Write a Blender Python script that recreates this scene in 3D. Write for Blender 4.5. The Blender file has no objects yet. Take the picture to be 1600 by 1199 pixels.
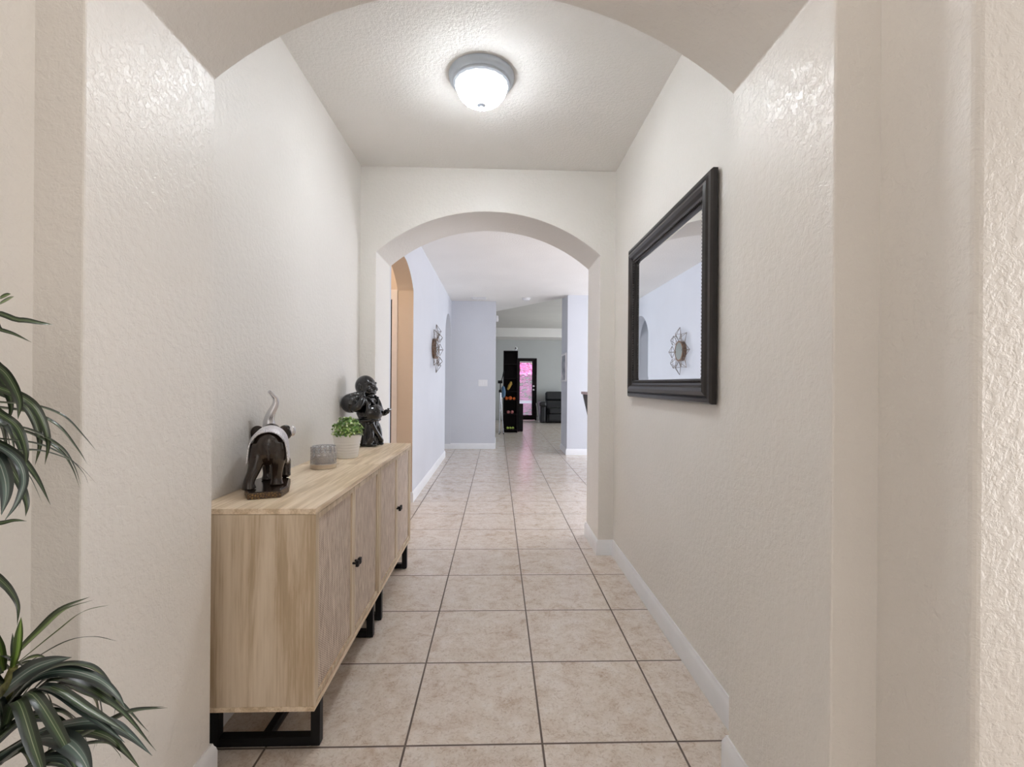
import bpy, bmesh, math, random
from mathutils import Vector, Matrix, Quaternion
random.seed(7)
scene = bpy.context.scene
COL = scene.collection
PI = math.pi

# ------------------------------------------------------------------ camera
cam_d = bpy.data.cameras.new('camera')
cam = bpy.data.objects.new('camera', cam_d)
COL.objects.link(cam)
cam_d.sensor_width = 36.0
cam_d.sensor_fit = 'HORIZONTAL'
F_PX = 725.42
cam_d.lens = 36.0 * F_PX / 1600.0
cam_d.clip_start = 0.02
YAW, ROLL, CAM_H = 0.031767, 0.0078656, 1.2
CAM_M = Matrix.Rotation(-YAW, 4, 'Z') @ Matrix.Rotation(PI / 2, 4, 'X') @ Matrix.Rotation(ROLL, 4, 'Z')
cam.matrix_world = Matrix.Translation((0, 0, CAM_H)) @ CAM_M
scene.camera = cam

# ------------------------------------------------------------------ world, sun, exposure
world = bpy.data.worlds.new('world')
scene.world = world
world.use_nodes = True
_bg = world.node_tree.nodes['Background']
_bg.inputs['Color'].default_value = (0.80, 0.90, 1.0, 1)
_bg.inputs['Strength'].default_value = 2.0
scene.view_settings.view_transform = 'Standard'
scene.view_settings.look = 'None'
scene.view_settings.exposure = 1.34
scene.view_settings.gamma = 1.0
scene.view_settings.use_curve_mapping = False
try:
    scene.cycles.use_denoising = True
    scene.cycles.max_bounces = 10
    scene.cycles.diffuse_bounces = 6
    scene.cycles.glossy_bounces = 5
    scene.cycles.sample_clamp_indirect = 8.0
    scene.cycles.caustics_reflective = False
    scene.cycles.caustics_refractive = False
except Exception:
    pass


def light(name, kind, loc, energy, color=(1, 1, 1), size=1.0, size_y=None, target=None, spread=None):
    d = bpy.data.lights.new(name, kind)
    d.energy = energy
    d.color = color
    if kind == 'AREA':
        d.shape = 'RECTANGLE'
        d.size = size
        d.size_y = size_y or size
        if spread: d.spread = spread
    elif kind == 'POINT':
        d.shadow_soft_size = size
    o = bpy.data.objects.new(name, d)
    COL.objects.link(o)
    o.location = loc
    if target is not None:
        o.rotation_euler = (Vector(target) - Vector(loc)).to_track_quat('-Z', 'Y').to_euler()
    return o


sun = light('sun', 'SUN', (0, 0, 10), 5.0, (1.0, 0.95, 0.88), target=(0.8, 10.0, 0.0))
sun.data.angle = 0.01
# daylight from unseen openings of the house, and added fill lights
light('foyer_overhead_fill', 'POINT', (-0.05, 0.74, 2.50), 1.9, (1.0, 0.95, 0.90), 0.14)  # unseen fill light, added to brighten the jambs and near floor
light('entry_door_daylight', 'AREA', (0.0, -1.50, 1.00), 2.8, (1.0, 0.97, 0.95), 1.0, 2.0, (0, 3, 1.35))
light('foyer_side_fill', 'AREA', (2.55, 0.26, 1.15), 11, (1.0, 0.98, 0.97), 1.0, 2.0, (-1, 0.5, 1.2))  # fill added from the right for the left jamb, no window there
light('kitchen_slider_daylight', 'AREA', (4.40, 5.7, 1.25), 64, (0.89, 0.93, 1.0), 3.2, 2.2, (-1, 5.7, 1.2))
light('living_side_fill', 'AREA', (4.40, 11.6, 1.25), 48, (0.90, 0.96, 1.0), 2.6, 2.2, (-1, 11.6, 1.2))  # unseen side light, added to lift the dark living room
light('passage_warm_fill', 'POINT', (-1.9, 4.15, 2.3), 9, (1.0, 0.86, 0.70), 0.12)  # warm light added to brighten the tan arch reveal, no fixture
light('side_room_daylight', 'AREA', (-2.95, 7.2, 1.3), 14, (0.85, 0.93, 1.0), 1.2, 1.6, (0, 8.0, 1.2))


# ------------------------------------------------------------------ materials
def nt(name):
    m = bpy.data.materials.new(name)
    m.use_nodes = True
    t = m.node_tree
    b = t.nodes['Principled BSDF']
    return m, t, b


def lk(t, a, b): t.links.new(a, b)


def node(t, kind, **kw):
    n = t.nodes.new(kind)
    for k, v in kw.items():
        if k in n.inputs: n.inputs[k].default_value = v
        else: setattr(n, k, v)
    return n


def rgb(c): return (c[0], c[1], c[2], 1)


def coords(t, scale=(1, 1, 1), kind='Object', rot=(0, 0, 0)):
    tc = node(t, 'ShaderNodeTexCoord')
    mp = node(t, 'ShaderNodeMapping')
    mp.inputs['Scale'].default_value = scale
    mp.inputs['Rotation'].default_value = rot
    lk(t, tc.outputs[kind], mp.inputs['Vector'])
    return mp.outputs['Vector']


def ramp(t, fac, stops):
    r = node(t, 'ShaderNodeValToRGB')
    el = r.color_ramp.elements
    while len(el) < len(stops): el.new(0.5)
    for e, (p, c) in zip(el, stops):
        e.position = p
        e.color = rgb(c) if len(c) == 3 else c
    lk(t, fac, r.inputs['Fac'])
    return r.outputs['Color']


def bump(t, b, height, strength=0.3, dist=0.002):
    n = node(t, 'ShaderNodeBump')
    n.inputs['Strength'].default_value = strength
    n.inputs['Distance'].default_value = dist
    lk(t, height, n.inputs['Height'])
    lk(t, n.outputs['Normal'], b.inputs['Normal'])


def plain(name, c, rough=0.5, metal=0.0, spec=0.5, var=0.06, vscale=14.0, coat=0.0, bmp=0.0, bscale=60.0):
    m, t, b = nt(name)
    v = coords(t)
    n = node(t, 'ShaderNodeTexNoise', Scale=vscale, Detail=3.0)
    lk(t, v, n.inputs['Vector'])
    lo = [max(0, x * (1 - var)) for x in c]
    hi = [min(1, x * (1 + var)) for x in c]
    lk(t, ramp(t, n.outputs['Fac'], [(0.3, lo), (0.7, hi)]), b.inputs['Base Color'])
    b.inputs['Roughness'].default_value = rough
    b.inputs['Metallic'].default_value = metal
    b.inputs['Specular IOR Level'].default_value = spec
    b.inputs['Coat Weight'].default_value = coat
    if bmp:
        n2 = node(t, 'ShaderNodeTexNoise', Scale=bscale, Detail=3.0)
        lk(t, v, n2.inputs['Vector'])
        bump(t, b, n2.outputs['Fac'], bmp, 0.002)
    return m


def paint(name, c, rough=0.42, strength=0.40, dist=0.0024, scale=50.0, spec=0.5):
    """wall paint over knock-down plaster texture"""
    m, t, b = nt(name)
    v = coords(t)
    n1 = node(t, 'ShaderNodeTexNoise', Scale=scale, Detail=4.0, Roughness=0.6, Distortion=0.25)
    lk(t, v, n1.inputs['Vector'])
    h = ramp(t, n1.outputs['Fac'], [(0.40, (0, 0, 0)), (0.58, (1, 1, 1))])
    n3 = node(t, 'ShaderNodeTexNoise', Scale=scale * 4, Detail=2.0)
    lk(t, v, n3.inputs['Vector'])
    mx = node(t, 'ShaderNodeMath', operation='MULTIPLY_ADD')
    lk(t, n3.outputs['Fac'], mx.inputs[0])
    mx.inputs[1].default_value = 0.35
    lk(t, h, mx.inputs[2])
    bump(t, b, mx.outputs[0], strength, dist)
    n2 = node(t, 'ShaderNodeTexNoise', Scale=1.7, Detail=2.0)
    lk(t, v, n2.inputs['Vector'])
    lk(t, ramp(t, n2.outputs['Fac'], [(0.3, [x * 0.97 for x in c]), (0.7, [min(1, x * 1.02) for x in c])]), b.inputs['Base Color'])
    b.inputs['Roughness'].default_value = rough
    b.inputs['Specular IOR Level'].default_value = spec
    return m


M_CREAM = paint('cream_wall_paint', (0.77, 0.742, 0.705), rough=0.36)
M_CEIL = paint('ceiling_paint', (0.84, 0.82, 0.795), rough=0.7, strength=0.5, scale=60.0)
M_BLUE = paint('pale_blue_grey_paint', (0.62, 0.64, 0.70), strength=0.15)
M_LIVING = paint('grey_green_paint', (0.53, 0.545, 0.54), strength=0.15)
M_TAN = paint('tan_paint', (0.60, 0.47, 0.36), strength=0.15)
M_TRIM = plain('white_trim_paint', (0.80, 0.81, 0.84), 0.35, var=0.02)


def tile_material():
    m, t, b = nt('beige_floor_tile')
    T, X0, Y0 = 0.4545, -0.7494, 1.5428
    tc = node(t, 'ShaderNodeTexCoord')
    sep = node(t, 'ShaderNodeSeparateXYZ')
    lk(t, tc.outputs['Object'], sep.inputs[0])

    def chain(sock, off):
        a = node(t, 'ShaderNodeMath', operation='SUBTRACT'); lk(t, sock, a.inputs[0]); a.inputs[1].default_value = off - 40 * T
        d = node(t, 'ShaderNodeMath', operation='DIVIDE'); lk(t, a.outputs[0], d.inputs[0]); d.inputs[1].default_value = T
        f = node(t, 'ShaderNodeMath', operation='FRACT'); lk(t, d.outputs[0], f.inputs[0])
        fl = node(t, 'ShaderNodeMath', operation='FLOOR'); lk(t, d.outputs[0], fl.inputs[0])
        s = node(t, 'ShaderNodeMath', operation='SUBTRACT'); lk(t, f.outputs[0], s.inputs[0]); s.inputs[1].default_value = 0.5
        ab = node(t, 'ShaderNodeMath', operation='ABSOLUTE'); lk(t, s.outputs[0], ab.inputs[0])
        return ab.outputs[0], fl.outputs[0]
    ax, fx = chain(sep.outputs['X'], X0)
    ay, fy = chain(sep.outputs['Y'], Y0)
    mxx = node(t, 'ShaderNodeMath', operation='MAXIMUM'); lk(t, ax, mxx.inputs[0]); lk(t, ay, mxx.inputs[1])
    g = node(t, 'ShaderNodeMapRange'); lk(t, mxx.outputs[0], g.inputs[0])
    g.inputs[1].default_value = 0.4905; g.inputs[2].default_value = 0.4935
    # per-tile offset so that neighbouring tiles do not share a pattern
    cmb = node(t, 'ShaderNodeCombineXYZ'); lk(t, fx, cmb.inputs[0]); lk(t, fy, cmb.inputs[1])
    wn = node(t, 'ShaderNodeTexWhiteNoise', noise_dimensions='3D'); lk(t, cmb.outputs[0], wn.inputs['Vector'])
    sc = node(t, 'ShaderNodeVectorMath', operation='SCALE'); lk(t, wn.outputs['Color'], sc.inputs[0]); sc.inputs['Scale'].default_value = 9.0
    ad = node(t, 'ShaderNodeVectorMath', operation='ADD'); lk(t, tc.outputs['Object'], ad.inputs[0]); lk(t, sc.outputs[0], ad.inputs[1])
    n1 = node(t, 'ShaderNodeTexNoise', Scale=11.0, Detail=10.0, Roughness=0.75, Distortion=0.4)
    lk(t, ad.outputs[0], n1.inputs['Vector'])
    n2 = node(t, 'ShaderNodeTexNoise', Scale=60.0, Detail=5.0, Roughness=0.7, Distortion=1.5)
    lk(t, ad.outputs[0], n2.inputs['Vector'])
    c1 = ramp(t, n1.outputs['Fac'], [(0.34, (0.53, 0.43, 0.35)), (0.47, (0.65, 0.575, 0.505)), (0.60, (0.71, 0.65, 0.595)), (0.72, (0.69, 0.66, 0.63))])
    c2 = ramp(t, n2.outputs['Fac'], [(0.36, (0.72, 0.66, 0.61)), (0.50, (1.0, 1.0, 1.0))])
    mm = node(t, 'ShaderNodeMix', data_type='RGBA', blend_type='MULTIPLY')
    mm.inputs['Factor'].default_value = 0.75
    lk(t, c1, mm.inputs['A']); lk(t, c2, mm.inputs['B'])
    mg = node(t, 'ShaderNodeMix', data_type='RGBA')
    lk(t, g.outputs[0], mg.inputs['Factor']); lk(t, mm.outputs['Result'], mg.inputs['A'])
    mg.inputs['B'].default_value = (0.125, 0.097, 0.080, 1)
    lk(t, mg.outputs['Result'], b.inputs['Base Color'])
    mr = node(t, 'ShaderNodeMapRange'); lk(t, g.outputs[0], mr.inputs[0])
    mr.inputs[3].default_value = 0.24; mr.inputs[4].default_value = 0.75
    lk(t, mr.outputs[0], b.inputs['Roughness'])
    inv = node(t, 'ShaderNodeMath', operation='SUBTRACT'); inv.inputs[0].default_value = 1.0; lk(t, g.outputs[0], inv.inputs[1])
    bump(t, b, inv.outputs[0], 0.5, 0.002)
    b.inputs['Specular IOR Level'].default_value = 0.45
    return m


def wood_material(name, c_lo, c_hi, stretch):
    m, t, b = nt(name)
    v = coords(t, stretch)
    n1 = node(t, 'ShaderNodeTexNoise', Scale=1.0, Detail=6.0, Roughness=0.6, Distortion=0.8)
    lk(t, v, n1.inputs['Vector'])
    n2 = node(t, 'ShaderNodeTexNoise', Scale=7.0, Detail=3.0)
    lk(t, v, n2.inputs['Vector'])
    v3 = coords(t, tuple(q * (14 if q > 2 else 2.5) for q in stretch))
    n3 = node(t, 'ShaderNodeTexNoise', Scale=1.0, Detail=4.0, Roughness=0.7)
    lk(t, v3, n3.inputs['Vector'])
    ad = node(t, 'ShaderNodeMath', operation='MULTIPLY_ADD')
    lk(t, n2.outputs['Fac'], ad.inputs[0]); ad.inputs[1].default_value = 0.30; lk(t, n1.outputs['Fac'], ad.inputs[2])
    ad2 = node(t, 'ShaderNodeMath', operation='MULTIPLY_ADD')
    lk(t, n3.outputs['Fac'], ad2.inputs[0]); ad2.inputs[1].default_value = 0.32; lk(t, ad.outputs[0], ad2.inputs[2])
    lk(t, ramp(t, ad2.outputs[0], [(0.58, [0.80 * q for q in c_lo]), (0.74, c_lo), (0.86, [(p + 2 * q) / 3 for p, q in zip(c_lo, c_hi)]), (1.0, c_hi)]), b.inputs['Base Color'])
    b.inputs['Roughness'].default_value = 0.42
    bump(t, b, n2.outputs['Fac'], 0.05, 0.001)
    return m


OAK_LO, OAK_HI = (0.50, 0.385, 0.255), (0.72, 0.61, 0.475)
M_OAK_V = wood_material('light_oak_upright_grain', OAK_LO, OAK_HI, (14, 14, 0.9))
M_OAK_Y = wood_material('light_oak_toplit_long_grain', [min(0.9, 1.22 * c) for c in OAK_LO], [min(0.9, 1.22 * c) for c in OAK_HI], (14, 0.9, 14))  # brighter oak: stronger light from above is put into the colour


def rattan_material():
    m, t, b = nt('woven_rattan')
    tc = node(t, 'ShaderNodeTexCoord')
    sep = node(t, 'ShaderNodeSeparateXYZ'); lk(t, tc.outputs['Object'], sep.inputs[0])

    def wave(sock, per, ph=0.0):
        a = node(t, 'ShaderNodeMath', operation='MULTIPLY_ADD'); lk(t, sock, a.inputs[0]); a.inputs[1].default_value = 2 * PI / per; a.inputs[2].default_value = ph
        s = node(t, 'ShaderNodeMath', operation='SINE'); lk(t, a.outputs[0], s.inputs[0])
        return s.outputs[0]
    wy, wz = wave(sep.outputs['Y'], 0.0095), wave(sep.outputs['Z'], 0.0075)
    pr = node(t, 'ShaderNodeMath', operation='MULTIPLY'); lk(t, wy, pr.inputs[0]); lk(t, wz, pr.inputs[1])
    nz = node(t, 'ShaderNodeTexNoise', Scale=1.0, Detail=4.0, Roughness=0.7)
    mp = node(t, 'ShaderNodeMapping'); mp.inputs['Scale'].default_value = (30, 170, 16)
    lk(t, tc.outputs['Object'], mp.inputs['Vector']); lk(t, mp.outputs['Vector'], nz.inputs['Vector'])
    ad = node(t, 'ShaderNodeMath', operation='MULTIPLY_ADD'); lk(t, pr.outputs[0], ad.inputs[0]); ad.inputs[1].default_value = 0.16; lk(t, nz.outputs['Fac'], ad.inputs[2])
    lk(t, ramp(t, ad.outputs[0], [(0.32, (0.29, 0.21, 0.165)), (0.5, (0.60, 0.49, 0.41)), (0.68, (0.78, 0.68, 0.59))]), b.inputs['Base Color'])
    b.inputs['Roughness'].default_value = 0.6
    bump(t, b, pr.outputs[0], 0.3, 0.0015)
    return m


M_RATTAN = rattan_material()
M_BLACK_METAL = plain('matte_black_metal', (0.005, 0.005, 0.006), 0.45, spec=0.25)
M_BLACK_GLOSS = plain('glossy_black_resin', (0.006, 0.006, 0.008), 0.14, coat=0.4)
M_BROWN_GLOSS = plain('polished_dark_brown_resin', (0.020, 0.011, 0.007), 0.20, coat=0.25, var=0.4)
M_WHITE_CERAMIC = plain('white_pot_enamel', (0.82, 0.82, 0.82), 0.35, var=0.02)
M_SOIL = plain('dark_soil', (0.03, 0.02, 0.012), 0.9)
M_FRAME = plain('espresso_frame_lacquer', (0.014, 0.011, 0.011), 0.30, var=0.3)
M_LAMP_METAL = plain('brushed_pale_metal', (0.52, 0.57, 0.64), 0.45, metal=0.0, var=0.03)
M_WIRE = plain('bronze_wire', (0.16, 0.13, 0.11), 0.35, metal=0.8)
M_PLASTIC = plain('white_plastic', (0.80, 0.80, 0.82), 0.4, var=0.02)
M_LEATHER = plain('black_leather', (0.012, 0.012, 0.014), 0.35, bmp=0.15)
M_DARKWOOD = plain('very_dark_brown_wood', (0.010, 0.005, 0.006), 0.6, spec=0.25, var=0.3)
M_CHROME = plain('silver_metal', (0.75, 0.75, 0.78), 0.25, metal=0.9, var=0.05)
M_TAG = {}


def mirror_material():
    m, t, b = nt('silvered_glass')
    b.inputs['Base Color'].default_value = (0.88, 0.90, 0.91, 1)
    b.inputs['Metallic'].default_value = 1.0
    b.inputs['Roughness'].default_value = 0.012
    return m


def silver_embossed():
    m, t, b = nt('embossed_silver_glitter')
    v = coords(t)
    vo = node(t, 'ShaderNodeTexVoronoi', Scale=210.0)
    lk(t, v, vo.inputs['Vector'])
    lk(t, ramp(t, vo.outputs['Distance'], [(0.1, (0.34, 0.33, 0.36)), (0.55, (0.85, 0.83, 0.88))]), b.inputs['Base Color'])
    b.inputs['Metallic'].default_value = 0.55
    b.inputs['Roughness'].default_value = 0.3
    bump(t, b, vo.outputs['Distance'], 0.9, 0.003)
    return m


def gilt_carved():
    m, t, b = nt('gilt_carved_band')
    v = coords(t)
    vo = node(t, 'ShaderNodeTexVoronoi', Scale=120.0, feature='DISTANCE_TO_EDGE')
    lk(t, v, vo.inputs['Vector'])
    lk(t, ramp(t, vo.outputs['Distance'], [(0.05, (0.03, 0.014, 0.008)), (0.2, (0.16, 0.09, 0.03)), (0.5, (0.34, 0.20, 0.06))]), b.inputs['Base Color'])
    b.inputs['Roughness'].default_value = 0.35
    bump(t, b, vo.outputs['Distance'], 0.8, 0.003)
    return m


def leaf_material(name, dark, mid, stripe):
    m, t, b = nt(name)
    uv = node(t, 'ShaderNodeTexCoord')
    sep = node(t, 'ShaderNodeSeparateXYZ'); lk(t, uv.outputs['UV'], sep.inputs[0])
    n = node(t, 'ShaderNodeTexNoise', Scale=6.0); lk(t, uv.outputs['Object'], n.inputs['Vector'])
    base = ramp(t, n.outputs['Fac'], [(0.35, dark), (0.65, mid)])
    edge = ramp(t, sep.outputs['X'], [(0.0, (0.3, 0.3, 0.3)), (0.22, (0.35, 0.35, 0.35)), (0.34, (1.25, 1.3, 1.2)), (0.66, (1.25, 1.3, 1.2)), (0.78, (0.35, 0.35, 0.35)), (1.0, (0.3, 0.3, 0.3))])
    mb = node(t, 'ShaderNodeMix', data_type='RGBA', blend_type='MULTIPLY'); mb.inputs['Factor'].default_value = 1.0
    lk(t, base, mb.inputs['A']); lk(t, edge, mb.inputs['B']); base = mb.outputs['Result']
    st = ramp(t, sep.outputs['X'], [(0.0, (0, 0, 0)), (0.29, (0, 0, 0)), (0.315, (0.35, 0.35, 0.35)), (0.34, (0, 0, 0)), (0.455, (0, 0, 0)), (0.49, (1, 1, 1)), (0.525, (0, 0, 0))])
    mx = node(t, 'ShaderNodeMix', data_type='RGBA')
    lk(t, st, mx.inputs['Factor']); lk(t, base, mx.inputs['A']); mx.inputs['B'].default_value = rgb(stripe)
    lk(t, mx.outputs['Result'], b.inputs['Base Color'])
    b.inputs['Roughness'].default_value = 0.32
    b.inputs['Specular IOR Level'].default_value = 0.6
    return m


def glass_material(name='clear_glass', c=(0.95, 0.97, 1.0)):
    m, t, b = nt(name)
    out = t.nodes['Material Output']
    tr = node(t, 'ShaderNodeBsdfTransparent', Color=rgb(c))
    gl = node(t, 'ShaderNodeBsdfGlossy', Roughness=0.03)
    mx = node(t, 'ShaderNodeMixShader')
    mx.inputs[0].default_value = 0.07; lk(t, tr.outputs[0], mx.inputs[1]); lk(t, gl.outputs[0], mx.inputs[2])
    lk(t, mx.outputs[0], out.inputs['Surface'])
    return m


M_MIRROR = mirror_material()
M_SILVER = silver_embossed()
M_GILT = gilt_carved()
M_GLASS = glass_material()


# ------------------------------------------------------------------ mesh helpers
def bm_new(): return bmesh.new()


def add_box(bm, lo, hi, M=None):
    vs = [bm.verts.new((x, y, z)) for x in (lo[0], hi[0]) for y in (lo[1], hi[1]) for z in (lo[2], hi[2])]
    for f in ((0, 1, 3, 2), (4, 6, 7, 5), (0, 4, 5, 1), (2, 3, 7, 6), (0, 2, 6, 4), (1, 5, 7, 3)):
        bm.faces.new([vs[i] for i in f])
    if M is not None: bmesh.ops.transform(bm, matrix=M, verts=vs)
    return vs


def add_prism(bm, pts, axis, a, b):
    """extrude polygon pts (2D) along axis between a and b"""
    def P(u, v, w):
        return {'x': (w, u, v), 'y': (u, w, v), 'z': (u, v, w)}[axis]
    A = [bm.verts.new(P(u, v, a)) for u, v in pts]
    B = [bm.verts.new(P(u, v, b)) for u, v in pts]
    bm.faces.new(A); bm.faces.new(B[::-1])
    n = len(pts)
    for i in range(n):
        bm.faces.new((A[i], B[i], B[(i + 1) % n], A[(i + 1) % n]))
    return A + B


def frames(path):
    """parallel transported frames along a path of Vectors"""
    n = len(path)
    T = []
    for i in range(n):
        d = path[min(i + 1, n - 1)] - path[max(i - 1, 0)]
        T.append(d.normalized() if d.length > 1e-9 else Vector((0, 0, 1)))
    up = Vector((0, 0, 1)) if abs(T[0].z) < 0.9 else Vector((1, 0, 0))
    N = (up - T[0] * up.dot(T[0])).normalized()
    out = []
    for i in range(n):
        if i:
            q = T[i - 1].rotation_difference(T[i])
            N = (q @ N)
            N = (N - T[i] * N.dot(T[i])).normalized()
        out.append((T[i], N, T[i].cross(N)))
    return out


def add_tube(bm, path, radii, seg=10, closed=False, flat=1.0):
    path = [Vector(p) for p in path]
    if not hasattr(radii, '__len__'): radii = [radii] * len(path)
    fr = frames(path)
    rings = []
    for p, r, (T, N, B) in zip(path, radii, fr):
        rings.append([bm.verts.new(p + N * (r * math.cos(2 * PI * k / seg)) + B * (r * flat * math.sin(2 * PI * k / seg))) for k in range(seg)])
    m = len(rings)
    for i in range(m - (0 if closed else 1)):
        a, b = rings[i], rings[(i + 1) % m]
        for k in range(seg):
            bm.faces.new((a[k], a[(k + 1) % seg], b[(k + 1) % seg], b[k]))
    if not closed:
        bm.faces.new(rings[0][::-1]); bm.faces.new(rings[-1])


def catmull(P, n=6):
    out = []
    Q = [P[0] * 2 - P[1]] + P + [P[-1] * 2 - P[-2]]
    for i in range(1, len(Q) - 2):
        for k in range(n):
            u = k / n
            a, b, c, d = Q[i - 1], Q[i], Q[i + 1], Q[i + 2]
            out.append(0.5 * ((2 * b) + (c - a) * u + (2 * a - 5 * b + 4 * c - d) * u * u + (3 * b - a - 3 * c + d) * u ** 3))
    out.append(P[-1].copy())
    return out


def limb(bm, path, radii, seg=12, closed=False, flat=1.0):
    """tube along a smoothed path with smoothly varying radius"""
    if closed or len(path) < 3: return add_tube(bm, path, radii, seg, closed, flat)
    if not hasattr(radii, '__len__'): radii = [radii] * len(path)
    P = catmull([Vector(p) for p in path], 5)
    Rr = [v.x for v in catmull([Vector((r, 0, 0)) for r in radii], 5)]
    add_tube(bm, P, Rr, max(seg, 18), False, flat)


def add_lathe(bm, prof, seg=40, c=(0, 0, 0), cap=True, axis='z'):
    rings = []
    for r, h in prof:
        ring = []
        for k in range(seg):
            a = 2 * PI * k / seg
            u, v = r * math.cos(a), r * math.sin(a)
            p = (u, v, h) if axis == 'z' else ((h, u, v) if axis == 'x' else (u, h, v))
            ring.append(bm.verts.new((c[0] + p[0], c[1] + p[1], c[2] + p[2])))
        rings.append(ring)
    for a, b in zip(rings, rings[1:]):
        for k in range(seg):
            bm.faces.new((a[k], a[(k + 1) % seg], b[(k + 1) % seg], b[k]))
    if cap:
        if prof[0][0] > 1e-6: bm.faces.new(rings[0][::-1])
        if prof[-1][0] > 1e-6: bm.faces.new(rings[-1])


def add_ball(bm, c, r, rot=None, u=28, v=18):
    if not hasattr(r, '__len__'): r = (r, r, r)
    res = bmesh.ops.create_uvsphere(bm, u_segments=u, v_segments=v, radius=1.0)
    M = Matrix.Translation(c) @ (rot.to_4x4() if rot is not None else Matrix.Identity(4)) @ Matrix.Diagonal((r[0], r[1], r[2], 1))
    bmesh.ops.transform(bm, matrix=M, verts=res['verts'])


def sweep(bm, path, prof, closed=False):
    """sweep profile (d, z) along a plan polyline; d is measured to the left of travel, mitred corners"""
    P = [Vector((p[0], p[1])) for p in path]
    n = len(P)
    rings = []
    for i in range(n):
        if closed or 0 < i < n - 1:
            d1 = (P[i] - P[i - 1]).normalized(); d2 = (P[(i + 1) % n] - P[i]).normalized()
        elif i == 0: d1 = d2 = (P[1] - P[0]).normalized()
        else: d1 = d2 = (P[-1] - P[-2]).normalized()
        n1, n2 = Vector((-d1.y, d1.x)), Vector((-d2.y, d2.x))
        b = n1 + n2
        b = b / max(1e-6, b.dot(n1))
        rings.append([bm.verts.new((P[i].x + b.x * d, P[i].y + b.y * d, z)) for d, z in prof])
    k = len(prof)
    for i in range(n if closed else n - 1):
        a, b = rings[i], rings[(i + 1) % n]
        for j in range(k):
            bm.faces.new((a[j], a[(j + 1) % k], b[(j + 1) % k], b[j]))
    if not closed:
        bm.faces.new(rings[0][::-1]); bm.faces.new(rings[-1])


def obj(name, bm, mat, parent=None, smooth=None, bevel=0.0, bseg=2, loc=None):
    bmesh.ops.recalc_face_normals(bm, faces=bm.faces)
    if smooth is not None:
        for f in bm.faces: f.smooth = True
        th = math.radians(smooth)
        for e in bm.edges:
            if len(e.link_faces) == 2:
                if e.calc_face_angle(0.0) > th: e.smooth = False
            else: e.smooth = False
    me = bpy.data.meshes.new(name)
    bm.to_mesh(me); bm.free()
    o = bpy.data.objects.new(name, me)
    for mm in (mat if isinstance(mat, (list, tuple)) else [mat]): me.materials.append(mm)
    COL.objects.link(o)
    if parent is not None: o.parent = parent
    if loc is not None: o.location = loc
    if bevel:
        md = o.modifiers.new('bevel', 'BEVEL')
        md.width = bevel; md.segments = bseg; md.limit_method = 'ANGLE'; md.angle_limit = math.radians(40)
    return o


def remesh(o, voxel, smooth_it=4, fac=0.5):
    md = o.modifiers.new('remesh', 'REMESH')
    md.mode = 'VOXEL'; md.voxel_size = voxel; md.use_smooth_shade = True
    if smooth_it:
        s = o.modifiers.new('smooth', 'SMOOTH'); s.iterations = smooth_it; s.factor = fac


def tag(o, label, cat, group=None, kind=None):
    o['label'] = label; o['category'] = cat
    if group: o['group'] = group
    if kind: o['kind'] = kind
    return o


def thing(name, label, cat, loc=(0, 0, 0), rz=0.0, group=None):
    o = bpy.data.objects.new(name, None)
    COL.objects.link(o)
    o.empty_display_size = 0.05
    o.location = loc; o.rotation_euler = (0, 0, rz)
    return tag(o, label, cat, group)


def struct(o):
    o['kind'] = 'structure'
    return o


def arc_pts(c, half, spring, rise, n=56):
    """points of a segmental arch from right spring to left spring"""
    R = (half * half + rise * rise) / (2 * rise)
    zc = spring + rise - R
    a0 = math.asin(min(1.0, half / R))
    return [(c + R * math.sin(a0 - 2 * a0 * i / n), zc + R * math.cos(a0 - 2 * a0 * i / n)) for i in range(n + 1)]


def wall_with_openings(u0, u1, top, openings, axis, a, b):
    """a wall panel whose openings reach the floor; opening = (lo, hi, spring, rise)"""
    bm = bm_new()
    pts = [(u0, 0), (u0, top), (u1, top), (u1, 0)]
    for lo, hi, sp, rise in sorted(openings, reverse=True):
        pts.append((hi, 0))
        if rise > 0: pts += arc_pts((lo + hi) / 2, (hi - lo) / 2, sp, rise)
        else: pts += [(hi, sp), (lo, sp)]
        pts.append((lo, 0))
    add_prism(bm, pts, axis, a, b)
    return bm


# ------------------------------------------------------------------ the setting
CEIL = 2.70
HI = 2.87
XL, XR = -0.955, 0.825        # hall side walls
A1 = (-0.855, 0.728, 0.985, 1.425)
A2 = (-0.845, 0.716, 3.245, 3.665)
SPR, RISE = 2.107, 0.292
LW = -0.845                   # left wall of the far room
WX0, WX1 = -3.0, 4.5
Y_END = 15.3

bm = bm_new(); add_box(bm, (WX0, -1.7, -0.1), (WX1 + 0.1, Y_END + 0.1, 0.0))
struct(obj('floor', bm, tile_material()))
bm = bm_new(); add_prism(bm, [(WX0, -1.7), (WX1 + 0.1, -1.7), (WX1 + 0.1, 8.02), (1.178, 8.02), (-0.035, 9.68), (WX0, 9.68)], 'z', CEIL, CEIL + 0.3)
struct(obj('ceiling', bm, M_CEIL))
bm = bm_new(); add_prism(bm, [(WX0, 7.9), (WX1 + 0.1, 7.9), (WX1 + 0.1, Y_END + 0.1), (WX0, Y_END + 0.1)], 'z', HI + 0.03, HI + 0.3)
struct(obj('ceiling_living', bm, paint('shade_darkened_ceiling_paint', (0.62, 0.61, 0.58), rough=0.7, scale=60.0)))  # darker base colour carries the shade on this ceiling

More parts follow.
